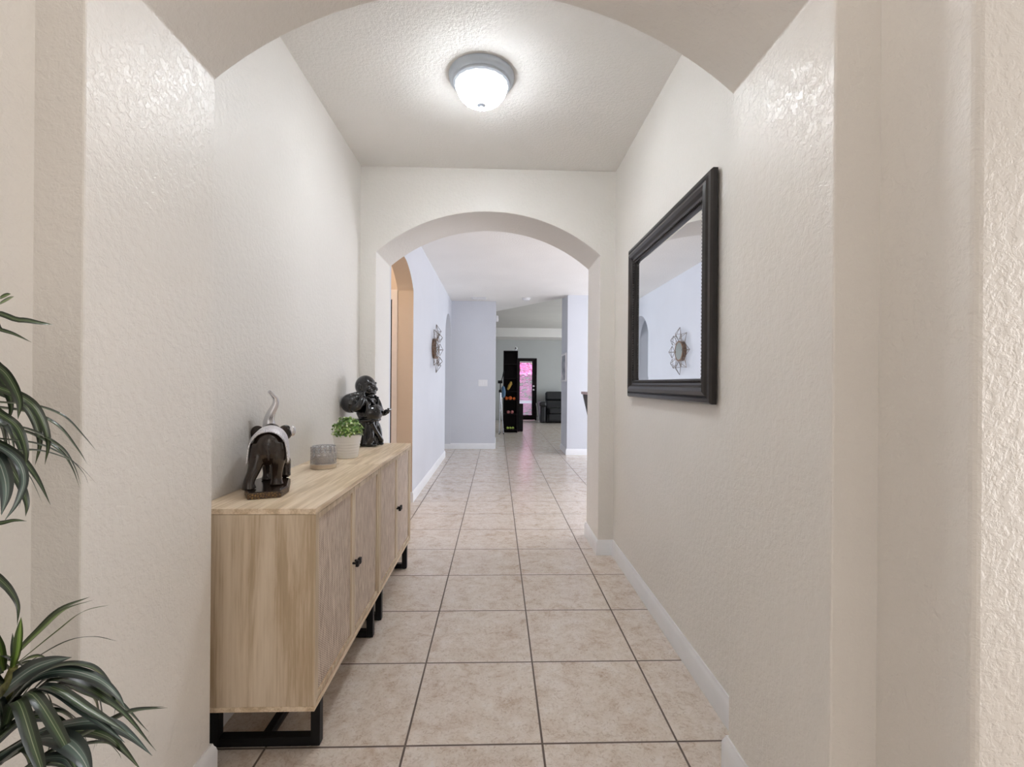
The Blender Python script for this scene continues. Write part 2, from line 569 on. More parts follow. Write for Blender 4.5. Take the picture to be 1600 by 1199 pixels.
bm = wall_with_openings(-1.055, 0.90, CEIL, [(A1[0], A1[1], SPR, RISE)], 'y', A1[2], A1[3])
struct(obj('wall_near_arch', bm, M_CREAM, bevel=0.004))
bm = wall_with_openings(WX0, WX1 + 0.1, CEIL, [(A2[0], A2[1], SPR, RISE)], 'y', A2[2], A2[3])
struct(obj('wall_far_arch', bm, M_CREAM, bevel=0.004))
bm = bm_new(); add_box(bm, (XL - 0.1, A1[3], 0), (XL, A2[2], CEIL)); struct(obj('wall_left', bm, M_CREAM))
bm = bm_new(); add_box(bm, (XR, A1[3], 0), (XR + 0.1, A2[2], CEIL)); struct(obj('wall_right', bm, M_CREAM))
# foyer around the camera
bm = bm_new(); add_box(bm, (XL - 0.1, -1.6, 0), (XL, A1[2], CEIL)); struct(obj('wall_foyer_left', bm, M_CREAM))
bm = bm_new(); add_box(bm, (0.83, 0.78, 0), (2.7, A1[2] + 0.25, CEIL)); struct(obj('wall_foyer_right', bm, M_CREAM, bevel=0.012, bseg=3))
bm = bm_new(); add_box(bm, (2.6, -1.6, 0), (2.7, 0.78, CEIL)); struct(obj('wall_foyer_side', bm, M_CREAM))
bm = bm_new(); add_box(bm, (XL - 0.1, -1.7, 0), (2.7, -1.6, CEIL)); struct(obj('wall_foyer_back', bm, M_CREAM))
# far room
bm = wall_with_openings(A2[3], 8.5, CEIL, [(3.70, 4.68, 2.12, 0.215), (7.55, 8.49, 2.06, 0.33)], 'x', LW - 0.158, LW)
bm.normal_update()
for f in bm.faces:
    if abs(f.normal.x) < 0.5 and 3.69 < f.calc_center_median().y < 4.69: f.material_index = 1
struct(obj('wall_far_left', bm, [M_BLUE, M_TAN]))
bm = bm_new(); add_box(bm, (WX0 + 0.1, 8.5, 0), (-0.035, 9.68, HI + 0.03)); struct(obj('wall_end', bm, M_BLUE, bevel=0.005))
bm = bm_new(); add_box(bm, (1.178, 7.8, 0), (WX1, 8.5, HI + 0.03)); struct(obj('wall_pier', bm, M_BLUE, bevel=0.005))
bm = bm_new(); add_box(bm, (WX0, A2[3], 0), (WX0 + 0.1, Y_END, HI + 0.03)); struct(obj('wall_outer_left', bm, M_BLUE))
bm = bm_new(); add_box(bm, (WX1, A2[3], 0), (WX1 + 0.1, Y_END, HI + 0.03)); struct(obj('wall_outer_right', bm, M_BLUE))
# side passage behind the first left arch: far wall with a cased door
bm = bm_new(); add_box(bm, (WX0 + 0.1, 4.70, 0), (LW - 0.158, 4.82, CEIL)); struct(obj('wall_passage', bm, M_TAN))
D_L = (0.70, 1.255, 1.99)     # living room door
bm = wall_with_openings(WX0, WX1 + 0.1, HI + 0.03, [(D_L[0], D_L[1], D_L[2], 0)], 'y', Y_END - 0.12, Y_END)
struct(obj('wall_living', bm, M_LIVING))
bm = bm_new(); add_box(bm, (WX0 + 0.1, 14.2, 2.63), (WX1, Y_END - 0.12, HI + 0.03)); struct(obj('trim_soffit', bm, M_CEIL))

BASE = [(0, 0), (0.014, 0), (0.014, 0.078), (0.011, 0.090), (0.007, 0.097), (0.005, 0.105), (0, 0.105)]


def baseboard(name, path):
    bm = bm_new(); sweep(bm, path, BASE)
    struct(obj(name, bm, M_TRIM, smooth=30))


baseboard('baseboard_right', [(0.83, 0.985), (A1[1], A1[2]), (A1[1], A1[3]), (XR, A1[3]), (XR, A2[2]), (A2[1], A2[2]), (A2[1], A2[3]), (4.4, A2[3])])
baseboard('baseboard_left', [(A2[0], 3.70), (A2[0], A2[2]), (XL, A2[2]), (XL, A1[3]), (A1[0], A1[3]), (A1[0], A1[2]), (XL, A1[2]), (XL, -1.6)])
baseboard('baseboard_far_left', [(LW - 0.17, 7.55), (LW, 7.55), (LW, 4.68), (LW - 0.17, 4.68)])
baseboard('baseboard_end', [(-0.035, 9.5), (-0.035, 8.5), (-2.8, 8.5)])
baseboard('baseboard_pier', [(4.4, 7.8), (1.178, 7.8), (1.178, 8.5)])
baseboard('baseboard_living', [(4.4, Y_END - 0.12), (D_L[1] + 0.03, Y_END - 0.12)])

# passage door on the left: casing and dark slab
d = struct(obj('door_1', (lambda b: (add_box(b, (-1.88, 4.676, 0.005), (-1.056, 4.698, 2.03)), b)[1])(bm_new()), M_DARKWOOD))
bm = bm_new()
add_box(bm, (-1.056, 4.672, 0), (-1.004, 4.70, 2.13)); add_box(bm, (-1.94, 4.672, 0), (-1.885, 4.70, 2.13)); add_box(bm, (-1.885, 4.672, 2.035), (-1.056, 4.70, 2.13))
obj('door_casing', bm, plain('pale_tan_casing', (0.76, 0.66, 0.60), 0.4, var=0.03), d)

# ------------------------------------------------------------------ living room glazed door with blind, garden outside
yb = Y_END - 0.12
d2 = bpy.data.objects.new('door_2', None); COL.objects.link(d2); d2.location = (0, yb, 0); struct(d2)
bm = bm_new()
x0, x1, zt = D_L
add_box(bm, (x0 - 0.04, -0.03, 0), (x0, 0.13, zt + 0.04)); add_box(bm, (x1, -0.03, 0), (x1 + 0.035, 0.13, zt + 0.04)); add_box(bm, (x0, -0.03, zt), (x1, 0.13, zt + 0.04))
obj('door_frame', bm, M_DARKWOOD, d2)
bm = bm_new()
gx0, gx1, gz0, gz1 = x0 + 0.035, x1 - 0.115, 0.16, zt - 0.09
add_box(bm, (x0, 0.02, 0.01), (gx0, 0.065, zt)); add_box(bm, (gx1, 0.02, 0.01), (x1, 0.065, zt))
add_box(bm, (gx0, 0.02, 0.01), (gx1, 0.065, gz0)); add_box(bm, (gx0, 0.02, gz1), (gx1, 0.065, zt))
slab = obj('door_slab', bm, M_DARKWOOD, d2)
bm = bm_new(); add_box(bm, (gx0, 0.045, gz0), (gx1, 0.051, gz1)); obj('door_glass', bm, M_GLASS, slab)
bm = bm_new()
nsl = 36
for i in range(nsl):
    z = gz0 + 0.06 + (gz1 - gz0 - 0.08) * i / (nsl - 1)
    add_box(bm, (gx0 + 0.005, -0.021, -0.0008), (gx1 - 0.005, 0.021, 0.0008), Matrix.Translation((0, 0.005, z)) @ Matrix.Rotation(0.62, 4, 'X'))
add_box(bm, (gx0, -0.01, gz1 - 0.01), (gx1, 0.018, gz1 + 0.03)); add_box(bm, (gx0, -0.008, gz0 + 0.02), (gx1, 0.016, gz0 + 0.045))
m = plain('white_blind_slat', (0.88, 0.82, 0.85), 0.5, var=0.02)
_t = m.node_tree; _b = _t.nodes['Principled BSDF']
_tl = node(_t, 'ShaderNodeBsdfTranslucent', Color=(0.88, 0.80, 0.84, 1)); _mx = node(_t, 'ShaderNodeMixShader'); _mx.inputs[0].default_value = 0.5
lk(_t, _b.outputs[0], _mx.inputs[1]); lk(_t, _tl.outputs[0], _mx.inputs[2]); lk(_t, _mx.outputs[0], _t.nodes['Material Output'].inputs['Surface'])
obj('window_blind', bm, m, d2)
for z in (1.12, 1.0):
    bm = bm_new(); add_lathe(bm, [(0.0, -0.075), (0.022, -0.07), (0.028, -0.05), (0.018, -0.02), (0.03, -0.01), (0.03, 0.018)], 14, (gx1 + 0.05, 0.0, z), axis='y')
    obj('door_knob', bm, M_PLASTIC, slab, smooth=40)

bm = bm_new(); add_box(bm, (-3, Y_END + 0.1, -0.12), (6, 24, -0.02)); struct(obj('floor_patio', bm, plain('patio_concrete', (0.45, 0.43, 0.40), 0.8)))


def shrub(name, label, loc, size, n, mat, leaf=0.07):
    t = thing(name, label, 'shrub', loc)
    bm = bm_new()
    for i in range(n):
        th = random.uniform(0, 2 * PI); ph = math.acos(random.uniform(-1, 1)); rr = random.uniform(0.55, 1.0) ** 0.5
        c = Vector((size[0] * rr * math.sin(ph) * math.cos(th), size[1] * rr * math.sin(ph) * math.sin(th), size[2] * (1 + rr * math.cos(ph))))
        q = Quaternion((random.gauss(0, 1), random.gauss(0, 1), random.gauss(0, 1), random.gauss(0, 1))).normalized()
        s = leaf * random.uniform(0.6, 1.2)
        pts = [Vector((-s, 0, 0)), Vector((0, -s * 0.55, s * 0.12)), Vector((s, 0, 0)), Vector((0, s * 0.55, s * 0.12))]
        f = bm.faces.new([bm.verts.new(c + q @ p) for p in pts])
        f.material_index = 0 if random.random() < 0.88 else 1
    obj('foliage', bm, mat, t)
    bm = bm_new()
    for k in range(5):
        a = k * 1.3
        add_tube(bm, [(0.06 * math.cos(a), 0.06 * math.sin(a), 0), (size[0] * 0.3 * math.cos(a), size[1] * 0.3 * math.sin(a), size[2] * 0.7), (size[0] * 0.55 * math.cos(a), size[1] * 0.5 * math.sin(a), size[2] * 1.4)], [0.03, 0.02, 0.008], 6)
    obj('stem', bm, plain('shrub_bark', (0.12, 0.09, 0.06), 0.9), t)
    return t


M_PINK = [plain('magenta_bracts', (0.88, 0.14, 0.50), 0.6, var=0.2), plain('shrub_green_leaf', (0.12, 0.20, 0.06), 0.6)]
shrub('flowering_shrub', 'magenta flowering shrub seen through the blind of the glazed door', (1.15, 17.6, -0.02), (1.4, 0.55, 1.2), 9000, M_PINK, 0.13)
t = thing('garden_rail', 'low white garden rail outside the glazed door in front of the flowering shrub', 'rail', (1.0, 16.4, -0.02))
bm = bm_new(); add_box(bm, (-1.2, -0.03, 0.52), (1.4, 0.03, 0.62)); obj('rail', bm, M_TRIM, t)
for x in (-1.1, 0.6, 1.3):
    bm = bm_new(); add_box(bm, (x - 0.03, -0.025, 0), (x + 0.03, 0.025, 0.52)); obj('post', bm, M_TRIM, t)

# ------------------------------------------------------------------ sideboards
SB_TOP, SB_BOT, SB_D, SB_W = 0.80, 0.165, 0.385, 0.805


def sideboard(loc, label):
    t = thing('sideboard', label, 'sideboard', loc, 0, 'rattan sideboards along the left wall')
    # local: x 0 = back .. SB_D = front, y 0 .. SB_W, z from the floor
    W, D, th = SB_W, SB_D, 0.016
    bm = bm_new()
    add_box(bm, (0, 0, SB_BOT + 0.012), (D, th, SB_TOP - 0.019)); add_box(bm, (0, W - th, SB_BOT + 0.012), (D, W, SB_TOP - 0.019))
    add_box(bm, (0, th, SB_BOT), (0.008, W - th, SB_TOP - 0.019))
    obj('side_panel', bm, M_OAK_V, t, bevel=0.001)
    bm = bm_new(); add_box(bm, (0, th, SB_BOT), (D - 0.02, W - th, SB_BOT + th)); obj('bottom_panel', bm, M_OAK_Y, t)
    bm = bm_new(); add_box(bm, (0, 0, SB_TOP - 0.018), (D, W, SB_TOP)); obj('top_panel', bm, M_OAK_Y, t, bevel=0.001)
    bm = bm_new(); add_box(bm, (0, -0.0005, SB_BOT - 0.004), (D, W + 0.0005, SB_BOT + 0.0115)); obj('bottom_rail', bm, M_OAK_Y, t, bevel=0.001)
    half = W / 2
    for s in (0, 1):
        a = (th + 0.002) if s == 0 else (half + 0.0015); b = (half - 0.0015) if s == 0 else (W - th - 0.002)
        z0, z1 = SB_BOT + 0.014, SB_TOP - 0.021
        bm = bm_new(); f = 0.019
        xa, xb = D - 0.020, D - 0.003
        add_box(bm, (xa, a, z0), (xb, a + f, z1)); add_box(bm, (xa, b - f, z0), (xb, b, z1))
        add_box(bm, (xa, a + f, z0), (xb, b - f, z0 + f)); add_box(bm, (xa, a + f, z1 - f), (xb, b - f, z1))
        dr = obj('door', bm, M_OAK_V, t, bevel=0.001)
        bm = bm_new(); add_box(bm, (xa + 0.002, a + f, z0 + f), (xb - 0.007, b - f, z1 - f)); obj('rattan_panel', bm, M_RATTAN, dr)
        bm = bm_new()
        yk = (b - 0.013) if s == 0 else (a + 0.013)
        add_tube(bm, [(xb, yk, 0.478), (xb + 0.018, yk, 0.478)], 0.005, 8)
        add_box(bm, (xb + 0.014, yk - 0.010, 0.466), (xb + 0.026, yk + 0.010, 0.490))
        obj('knob', bm, M_BLACK_METAL, dr, bevel=0.002)
    for y in (0.062, W - 0.092):
        bm = bm_new(); w = 0.030; a, b = 0.022, D - 0.006
        for xx in (a, b - w):
            add_box(bm, (xx, y, 0.004), (xx + w, y + w, SB_BOT - 0.004))
        add_box(bm, (a + w, y, 0.004), (b - w, y + w, 0.004 + w)); add_box(bm, (a + w, y, SB_BOT - 0.012), (b - w, y + w, SB_BOT - 0.004))
        for xx in (a + 0.015, b - 0.015): add_lathe(bm, [(0.010, 0), (0.010, 0.005)], 12, (xx, y + 0.015, 0))
        obj('leg', bm, M_BLACK_METAL, t, bevel=0.002)
    bm = bm_new(); add_box(bm, (D * 0.5 - 0.012, 0.092, 0.006), (D * 0.5 + 0.014, W - 0.092, 0.030)); obj('stretcher', bm, M_BLACK_METAL, t, bevel=0.002)
    return t


sideboard((XL + 0.002, 1.482, 0), 'nearer light oak rattan-door sideboard on black legs, under the elephant figurine')
sideboard((XL + 0.002, 1.482 + SB_W + 0.003, 0), 'farther light oak rattan-door sideboard on black legs, under the potted plant and black statue')
TOP = SB_TOP

# ------------------------------------------------------------------ elephant figurine
t = thing('elephant_figurine', 'dark brown elephant figurine with silver blanket and raised trunk on carved base', 'figurine', (-0.842, 1.745, TOP), 0.38)
bm = bm_new()
hexa = [(-0.054, -0.146), (0.048, -0.146), (0.070, -0.07), (0.070, 0.085), (0.034, 0.138), (-0.036, 0.138), (-0.066, 0.085), (-0.070, -0.07)]
add_prism(bm, hexa, 'z', 0.0, 0.020)
obj('base', bm, M_GILT, t, bevel=0.003)
bm = bm_new(); add_prism(bm, [(x * 0.93, y * 0.95) for x, y in hexa], 'z', 0.019, 0.0235)
obj('base_top', bm, M_BROWN_GLOSS, t, bevel=0.002)
bm = bm_new()
Z0 = 0.024
add_ball(bm, (0, -0.030, 0.160), (0.052, 0.062, 0.064)); add_ball(bm, (0, 0.02, 0.162), (0.055, 0.075, 0.060)); add_ball(bm, (0, 0.072, 0.168), (0.046, 0.05, 0.054))
for (x, y, xf, yf, zk) in ((-0.030, -0.048, -0.056, -0.078, 0), (0.030, -0.046, 0.028, -0.040, 0), (-0.012, 0.07, -0.008, 0.075, 0)):
    limb(bm, [(x * 0.8, y, 0.175), (x * 1.05, y - 0.006, 0.13), ((x + xf) / 2, (y + yf) / 2, 0.085), (xf, yf, 0.048), (xf, yf, Z0)], [0.032, 0.029, 0.021, 0.018, 0.024], 18)
limb(bm, [(0.030, 0.07, 0.16), (0.040, 0.078, 0.11), (0.050, 0.105, 0.082), (0.052, 0.098, 0.046), (0.052, 0.094, 0.030)], [0.032, 0.025, 0.021, 0.018, 0.020], 14)
limb(bm, [(0.052, 0.094, 0.032), (0.052, 0.092, Z0)], [0.014, 0.012], 10)
add_ball(bm, (0, 0.122, 0.192), (0.038, 0.040, 0.044))
limb(bm, [(0.0, -0.088, 0.18), (0.004, -0.098, 0.15), (0.006, -0.095, 0.12)], [0.006, 0.005, 0.004], 8)
o = obj('body', bm, M_BROWN_GLOSS, t); remesh(o, 0.003, 6)
# blanket: saddle over the back, hanging down both flanks
bm = bm_new(); rows = []
for i in range(13):
    y = -0.066 + 0.142 * i / 12
    row = []
    for j in range(25):
        s = -1 + 2 * j / 24
        a = s * 1.95
        hang = max(0.0, abs(s) - 0.62) / 0.38
        rx, rz = 0.060, 0.068
        ph = max(-PI / 2, min(PI / 2, a))
        x = rx * math.sin(ph); z = 0.160 + rz * math.cos(ph)
        dip = 0.018 * max(0, (-y - 0.045) / 0.025) * 0
        z -= hang * 0.058 * (1 - 0.25 * abs(i - 6) / 6)
        x += math.copysign(0.004 * hang, s)
        z -= 0.012 * max(0.0, (-0.035 - y) / 0.035) ** 2
        row.append(bm.verts.new((x, y, z)))
    rows.append(row)
for a, b in zip(rows, rows[1:]):
    for j in range(24): bm.faces.new((a[j], a[j + 1], b[j + 1], b[j]))
o = obj('blanket', bm, M_SILVER, t, smooth=50)
md = o.modifiers.new('solid', 'SOLIDIFY'); md.thickness = 0.004; md.offset = 1
bm = bm_new()
limb(bm, [(-0.004, 0.140, 0.195), (-0.010, 0.160, 0.215), (-0.012, 0.160, 0.245), (-0.004, 0.152, 0.275), (0.010, 0.146, 0.305), (0.012, 0.140, 0.330), (0.002, 0.128, 0.348), (-0.010, 0.118, 0.362)],
         [0.030, 0.025, 0.020, 0.016, 0.013, 0.010, 0.008, 0.006], 14)
o = obj('trunk', bm, M_CHROME, t, smooth=60)
for s in (-1, 1):
    bm = bm_new(); add_ball(bm, (s * 0.048, 0.118, 0.198), (0.030, 0.010, 0.030), Matrix.Rotation(0.5 * s, 3, 'Z')); obj('ear', bm, M_BROWN_GLOSS, t, smooth=60)
bm = bm_new()
add_ball(bm, (0.073, 0.126, 0.203), (0.014, 0.014, 0.022))
obj('ear_ornament', bm, M_CHROME, t, smooth=60)

# ------------------------------------------------------------------ filigree candle holder
t = thing('candle_holder', 'short round silver filigree candle holder between elephant figurine and potted plant', 'candle holder', (-0.808, 2.195, TOP))
R = 0.056
bm = bm_new(); add_lathe(bm, [(R - 0.002, 0), (R + 0.002, 0.002), (R + 0.002, 0.020), (R - 0.001, 0.022)], 48)
obj('base_band', bm, plain('champagne_metal', (0.62, 0.53, 0.42), 0.35, metal=0.6), t, smooth=40)
bm = bm_new()
NS = 14
for k in range(NS):
    for sgn in (-1, 1):
        pts = []
        for i in range(13):
            u = i / 12
            a = 2 * PI * (k + 0.5 * sgn * math.sin(PI * 2 * u) * 1.0 + 0.5 * sgn * u) / NS
            pts.append((R * math.cos(a), R * math.sin(a), 0.020 + 0.080 * u))
        add_tube(bm, pts, 0.0014, 5)
    for zz, rr in ((0.040, 0.008), (0.062, 0.010), (0.084, 0.008)):
        a = 2 * PI * (k + (0.5 if rr > 0.009 else 0)) / NS
        ring = []
        for i in range(10):
            b = 2 * PI * i / 10
            aa = a + rr * math.cos(b) / R
            ring.append((R * math.cos(aa), R * math.sin(aa), zz + rr * math.sin(b)))
        add_tube(bm, ring, 0.0013, 5, closed=True)
for zz in (0.022, 0.051, 0.073, 0.099): add_tube(bm, [(R * math.cos(2 * PI * i / 40), R * math.sin(2 * PI * i / 40), zz) for i in range(40)], 0.0016, 6, closed=True)
obj('filigree', bm, plain('antique_silver', (0.55, 0.52, 0.50), 0.3, metal=0.75, var=0.2), t, smooth=60)
bm = bm_new(); add_lathe(bm, [(0.0, 0.004), (R - 0.006, 0.004), (R - 0.005, 0.104), (R - 0.0065, 0.104), (R - 0.0075, 0.008), (0.0, 0.007)], 40, cap=False)
obj('glass_cup', bm, M_GLASS, t, smooth=40)
bm = bm_new(); add_lathe(bm, [(0, 0.008), (0.040, 0.008), (0.040, 0.060), (0.034, 0.064), (0.0, 0.062)], 32); add_tube(bm, [(0, 0, 0.06), (0.001, 0, 0.074)], 0.001, 6)
obj('candle', bm, plain('pale_candle_wax', (0.66, 0.60, 0.56), 0.5, var=0.03), t, smooth=40)

# ------------------------------------------------------------------ potted plant
t = thing('potted_plant', 'small leafy green plant in a white ribbed pot on the sideboards', 'potted plant', (-0.793, 2.49, TOP))
bm = bm_new()
prof = [(0.0, 0), (0.050, 0), (0.053, 0.003)]
for i in range(1, 40):
    z = 0.003 + 0.118 * i / 39
    prof.append((0.053 + 0.021 * (z / 0.121) + (0.0009 * math.sin(z * 2 * PI / 0.0145) if 0.012 < z < 0.085 else 0), z))
prof += [(0.076, 0.123), (0.074, 0.124), (0.071, 0.120), (0.066, 0.095), (0.0, 0.094)]
add_lathe(bm, prof, 48, cap=False)
obj('pot', bm, M_WHITE_CERAMIC, t, smooth=60)
bm = bm_new(); add_lathe(bm, [(0.0, 0.104), (0.064, 0.102), (0.0665, 0.096), (0, 0.095)], 24, cap=False); obj('soil', bm, M_SOIL, t)
bm = bm_new()
for i in range(1150):
    th = random.uniform(0, 2 * PI); u = random.random()
    el = random.uniform(0.0, 1.0)
    rr = random.uniform(0.55, 1.0)
    ph = el * PI * 0.56
    c = Vector((0.084 * rr * math.sin(ph) * math.cos(th), 0.084 * rr * math.sin(ph) * math.sin(th), 0.128 + 0.074 * rr * math.cos(ph) + 0.018 * random.random()))
    out = Vector((math.sin(ph) * math.cos(th), math.sin(ph) * math.sin(th), math.cos(ph) + 0.3)).normalized()
    out = (out + Vector((random.gauss(0, .35), random.gauss(0, .35), random.gauss(0, .35)))).normalized()
    q = Vector((0, 0, 1)).rotation_difference(out) @ Quaternion((0, 0, 1), random.uniform(0, 6.28))
    s = random.uniform(0.006, 0.0105)
    pts = [(-s, 0, 0), (-0.3 * s, -0.55 * s, 0.15 * s), (0.6 * s, -0.5 * s, 0.2 * s), (s, 0, 0.05 * s), (0.6 * s, 0.5 * s, 0.2 * s), (-0.3 * s, 0.55 * s, 0.15 * s)]
    f = bm.faces.new([bm.verts.new(c + q @ Vector(p)) for p in pts])
    r = random.random()
    f.material_index = 0 if r < 0.45 else (1 if r < 0.85 else 2)
obj('foliage', bm, [plain('leaf_green', (0.10, 0.22, 0.04), 0.5, var=0.3), plain('leaf_light_green', (0.27, 0.40, 0.10), 0.5, var=0.2), plain('leaf_cream', (0.62, 0.70, 0.45), 0.5, var=0.1)], t)
bm = bm_new()
for i in range(26):
    a = i * 2.4; r = 0.05 * math.sqrt(i / 26)
    add_tube(bm, [(r * math.cos(a), r * math.sin(a), 0.10), (1.2 * r * math.cos(a), 1.2 * r * math.sin(a), 0.14), (1.4 * r * math.cos(a), 1.4 * r * math.sin(a), 0.17 + 0.02 * (1 - i / 26))], 0.0012, 5)
obj('stem', bm, plain('stem_green', (0.12, 0.2, 0.05), 0.6), t)

# ------------------------------------------------------------------ black statue: laughing bald monk with a sack over the shoulder
t = thing('monk_statue', 'glossy black statue of a laughing round-bellied bald monk carrying a sack', 'statue', (-0.830, 2.965, TOP + 0.003), -0.36)
# local: faces +x, his right side is -y... sack over the -x shoulder
bm = bm_new()
# robe skirt and feet
limb(bm, [(0.0, 0, 0.004), (0.0, 0, 0.03), (0.0, 0, 0.09), (0.006, 0, 0.14), (0.006, 0, 0.17)], [0.072, 0.074, 0.070, 0.072, 0.066], 24, flat=1.0)
for s in (-1, 1):
    add_ball(bm, (0.060, s * 0.036, 0.012), (0.036, 0.024, 0.014)); add_ball(bm, (0.094, s * 0.036, 0.009), (0.012, 0.018, 0.009))
    limb(bm, [(0.05, s * 0.035, 0.13), (0.066, s * 0.042, 0.07), (0.052, s * 0.045, 0.01)], [0.026, 0.024, 0.026], 12)
# fold ridges on the skirt
for k in range(9):
    a = -1.3 + 2.6 * k / 8
    limb(bm, [(0.006 + 0.070 * math.cos(a), 0.070 * math.sin(a), 0.15), (0.070 * math.cos(a * 1.05), 0.072 * math.sin(a * 1.05), 0.08), (0.078 * math.cos(a * 1.12), 0.078 * math.sin(a * 1.12), 0.012)], [0.006, 0.009, 0.010], 8)
limb(bm, [(0.079, -0.05, 0.150), (0.088, -0.01, 0.085), (0.095, 0.03, 0.035), (0.075, 0.065, 0.016)], [0.012, 0.014, 0.014, 0.010], 10)
# sash
limb(bm, [(0.010 + 0.078 * math.cos(2 * PI * i / 28), 0.074 * math.sin(2 * PI * i / 28), 0.158 + 0.006 * math.cos(2 * PI * i / 28)) for i in range(28)], 0.010, 8, closed=True)
# belly, chest, back
add_ball(bm, (0.036, 0.0, 0.208), (0.076, 0.078, 0.064)); add_ball(bm, (0.010, 0.0, 0.215), (0.066, 0.070, 0.066)); add_ball(bm, (0.0, 0, 0.272), (0.054, 0.070, 0.052))
for s in (-1, 1): add_ball(bm, (0.042, s * 0.030, 0.272), (0.024, 0.028, 0.020))
# robe edges over the shoulders
for s in (-1, 1): limb(bm, [(-0.02, s * 0.05, 0.325), (0.034, s * 0.058, 0.300), (0.060, s * 0.068, 0.245), (0.050, s * 0.074, 0.185)], [0.012, 0.012, 0.012, 0.010], 10)
# arms: his left hand (+y) held out in front, his right hand (-y) holds the sack mouth at the shoulder
limb(bm, [(0.0, 0.070, 0.298), (0.012, 0.098, 0.250), (0.030, 0.100, 0.215), (0.075, 0.078, 0.200), (0.108, 0.060, 0.205)], [0.030, 0.032, 0.028, 0.020, 0.015], 12)
add_ball(bm, (0.118, 0.054, 0.212), (0.019, 0.017, 0.016))
for k in range(4): limb(bm, [(0.126, 0.044 + 0.008 * k, 0.216), (0.140, 0.042 + 0.008 * k, 0.222), (0.139, 0.041 + 0.008 * k, 0.234)], [0.0055, 0.005, 0.0045], 6)
limb(bm, [(0.112, 0.070, 0.218), (0.116, 0.074, 0.234)], [0.006, 0.005], 6)
limb(bm, [(0.0, -0.070, 0.298), (-0.004, -0.108, 0.250), (0.022, -0.112, 0.248), (0.034, -0.090, 0.285), (0.026, -0.070, 0.308)], [0.030, 0.032, 0.027, 0.021, 0.016], 12)
add_ball(bm, (0.022, -0.066, 0.316), (0.020, 0.020, 0.018))
for k in range(4): limb(bm, [(0.010 + 0.009 * k, -0.075, 0.322), (0.010 + 0.009 * k, -0.066, 0.336), (0.008 + 0.009 * k, -0.052, 0.334)], [0.006, 0.0055, 0.005], 6)
# head with smiling face
hc = Vector((-0.004, 0, 0.374))
add_ball(bm, hc, (0.066, 0.060, 0.068)); add_ball(bm, hc + Vector((0.012, 0, -0.026)), (0.058, 0.058, 0.046)); limb(bm, [(0.0, 0, 0.29), (-0.004, 0, 0.34)], [0.044, 0.044], 14)
add_ball(bm, hc + Vector((0.030, 0, -0.062)), (0.030, 0.034, 0.018))
for s in (-1, 1):
    add_ball(bm, hc + Vector((0.050, s * 0.030, -0.020)), (0.019, 0.019, 0.017))
    limb(bm, [hc + Vector((0.060, s * 0.010, 0.012)), hc + Vector((0.058, s * 0.026, 0.019)), hc + Vector((0.046, s * 0.042, 0.010))], [0.006, 0.007, 0.005], 8)
    limb(bm, [hc + Vector((0.064, s * 0.013, -0.001)), hc + Vector((0.058, s * 0.030, 0.001))], [0.0045, 0.004], 6)
    add_ball(bm, hc + Vector((0.002, s * 0.061, -0.012)), (0.013, 0.008, 0.026)); add_ball(bm, hc + Vector((0.004, s * 0.062, -0.042)), (0.009, 0.008, 0.015))
add_ball(bm, hc + Vector((0.070, 0, -0.012)), (0.013, 0.014, 0.012)); add_ball(bm, hc + Vector((0.064, 0, 0.000)), (0.009, 0.008, 0.014))
limb(bm, [hc + Vector((0.052, -0.030, -0.034)), hc + Vector((0.066, -0.012, -0.044)), hc + Vector((0.066, 0.012, -0.044)), hc + Vector((0.052, 0.030, -0.034))], [0.005, 0.0065, 0.0065, 0.005], 8)
limb(bm, [hc + Vector((0.054, -0.022, -0.030)), hc + Vector((0.068, 0, -0.030)), hc + Vector((0.054, 0.022, -0.030))], [0.004, 0.005, 0.004], 8)
o = obj('body', bm, M_BLACK_GLOSS, t); remesh(o, 0.0026, 3, 0.4)
bm = bm_new()
add_ball(bm, (-0.034, -0.104, 0.268), (0.057, 0.060, 0.060)); add_ball(bm, (-0.012, -0.088, 0.298), (0.040, 0.040, 0.032)); add_ball(bm, (0.012, -0.068, 0.320), (0.021, 0.021, 0.018))
for k in range(9):
    a = 2 * PI * k / 9
    limb(bm, [(0.016, -0.066 + 0.010 * math.cos(a), 0.322 + 0.008 * math.sin(a)), (-0.004, -0.082 + 0.032 * math.cos(a), 0.304 + 0.030 * math.sin(a)), (-0.026, -0.100 + 0.055 * math.cos(a), 0.274 + 0.056 * math.sin(a))], [0.005, 0.006, 0.006], 8)
o = obj('sack', bm, M_BLACK_GLOSS, t); remesh(o, 0.0026, 4, 0.5)
bm = bm_new()
for i in range(15):
    u = i / 14
    y = -0.048 + 0.096 * u
    add_ball(bm, (0.056 + 0.024 * math.sin(PI * u), y, 0.300 - 0.048 * math.sin(PI * u)), 0.0072, None, 10, 8)
obj('bead_necklace', bm, M_BLACK_GLOSS, t, smooth=60)

# ------------------------------------------------------------------ flush ceiling light
t = thing('ceiling_light', 'round flush ceiling light with frosted glass bowl, lit, in the hall', 'ceiling light', (-0.088, 2.27, CEIL))
bm = bm_new(); add_lathe(bm, [(0.0, 0.0), (0.158, 0.0), (0.160, -0.006), (0.157, -0.022), (0.146, -0.034), (0.140, -0.036), (0.138, -0.044), (0.128, -0.050), (0.0, -0.050)], 64, cap=False)
obj('pan', bm, M_LAMP_METAL, t, smooth=35)


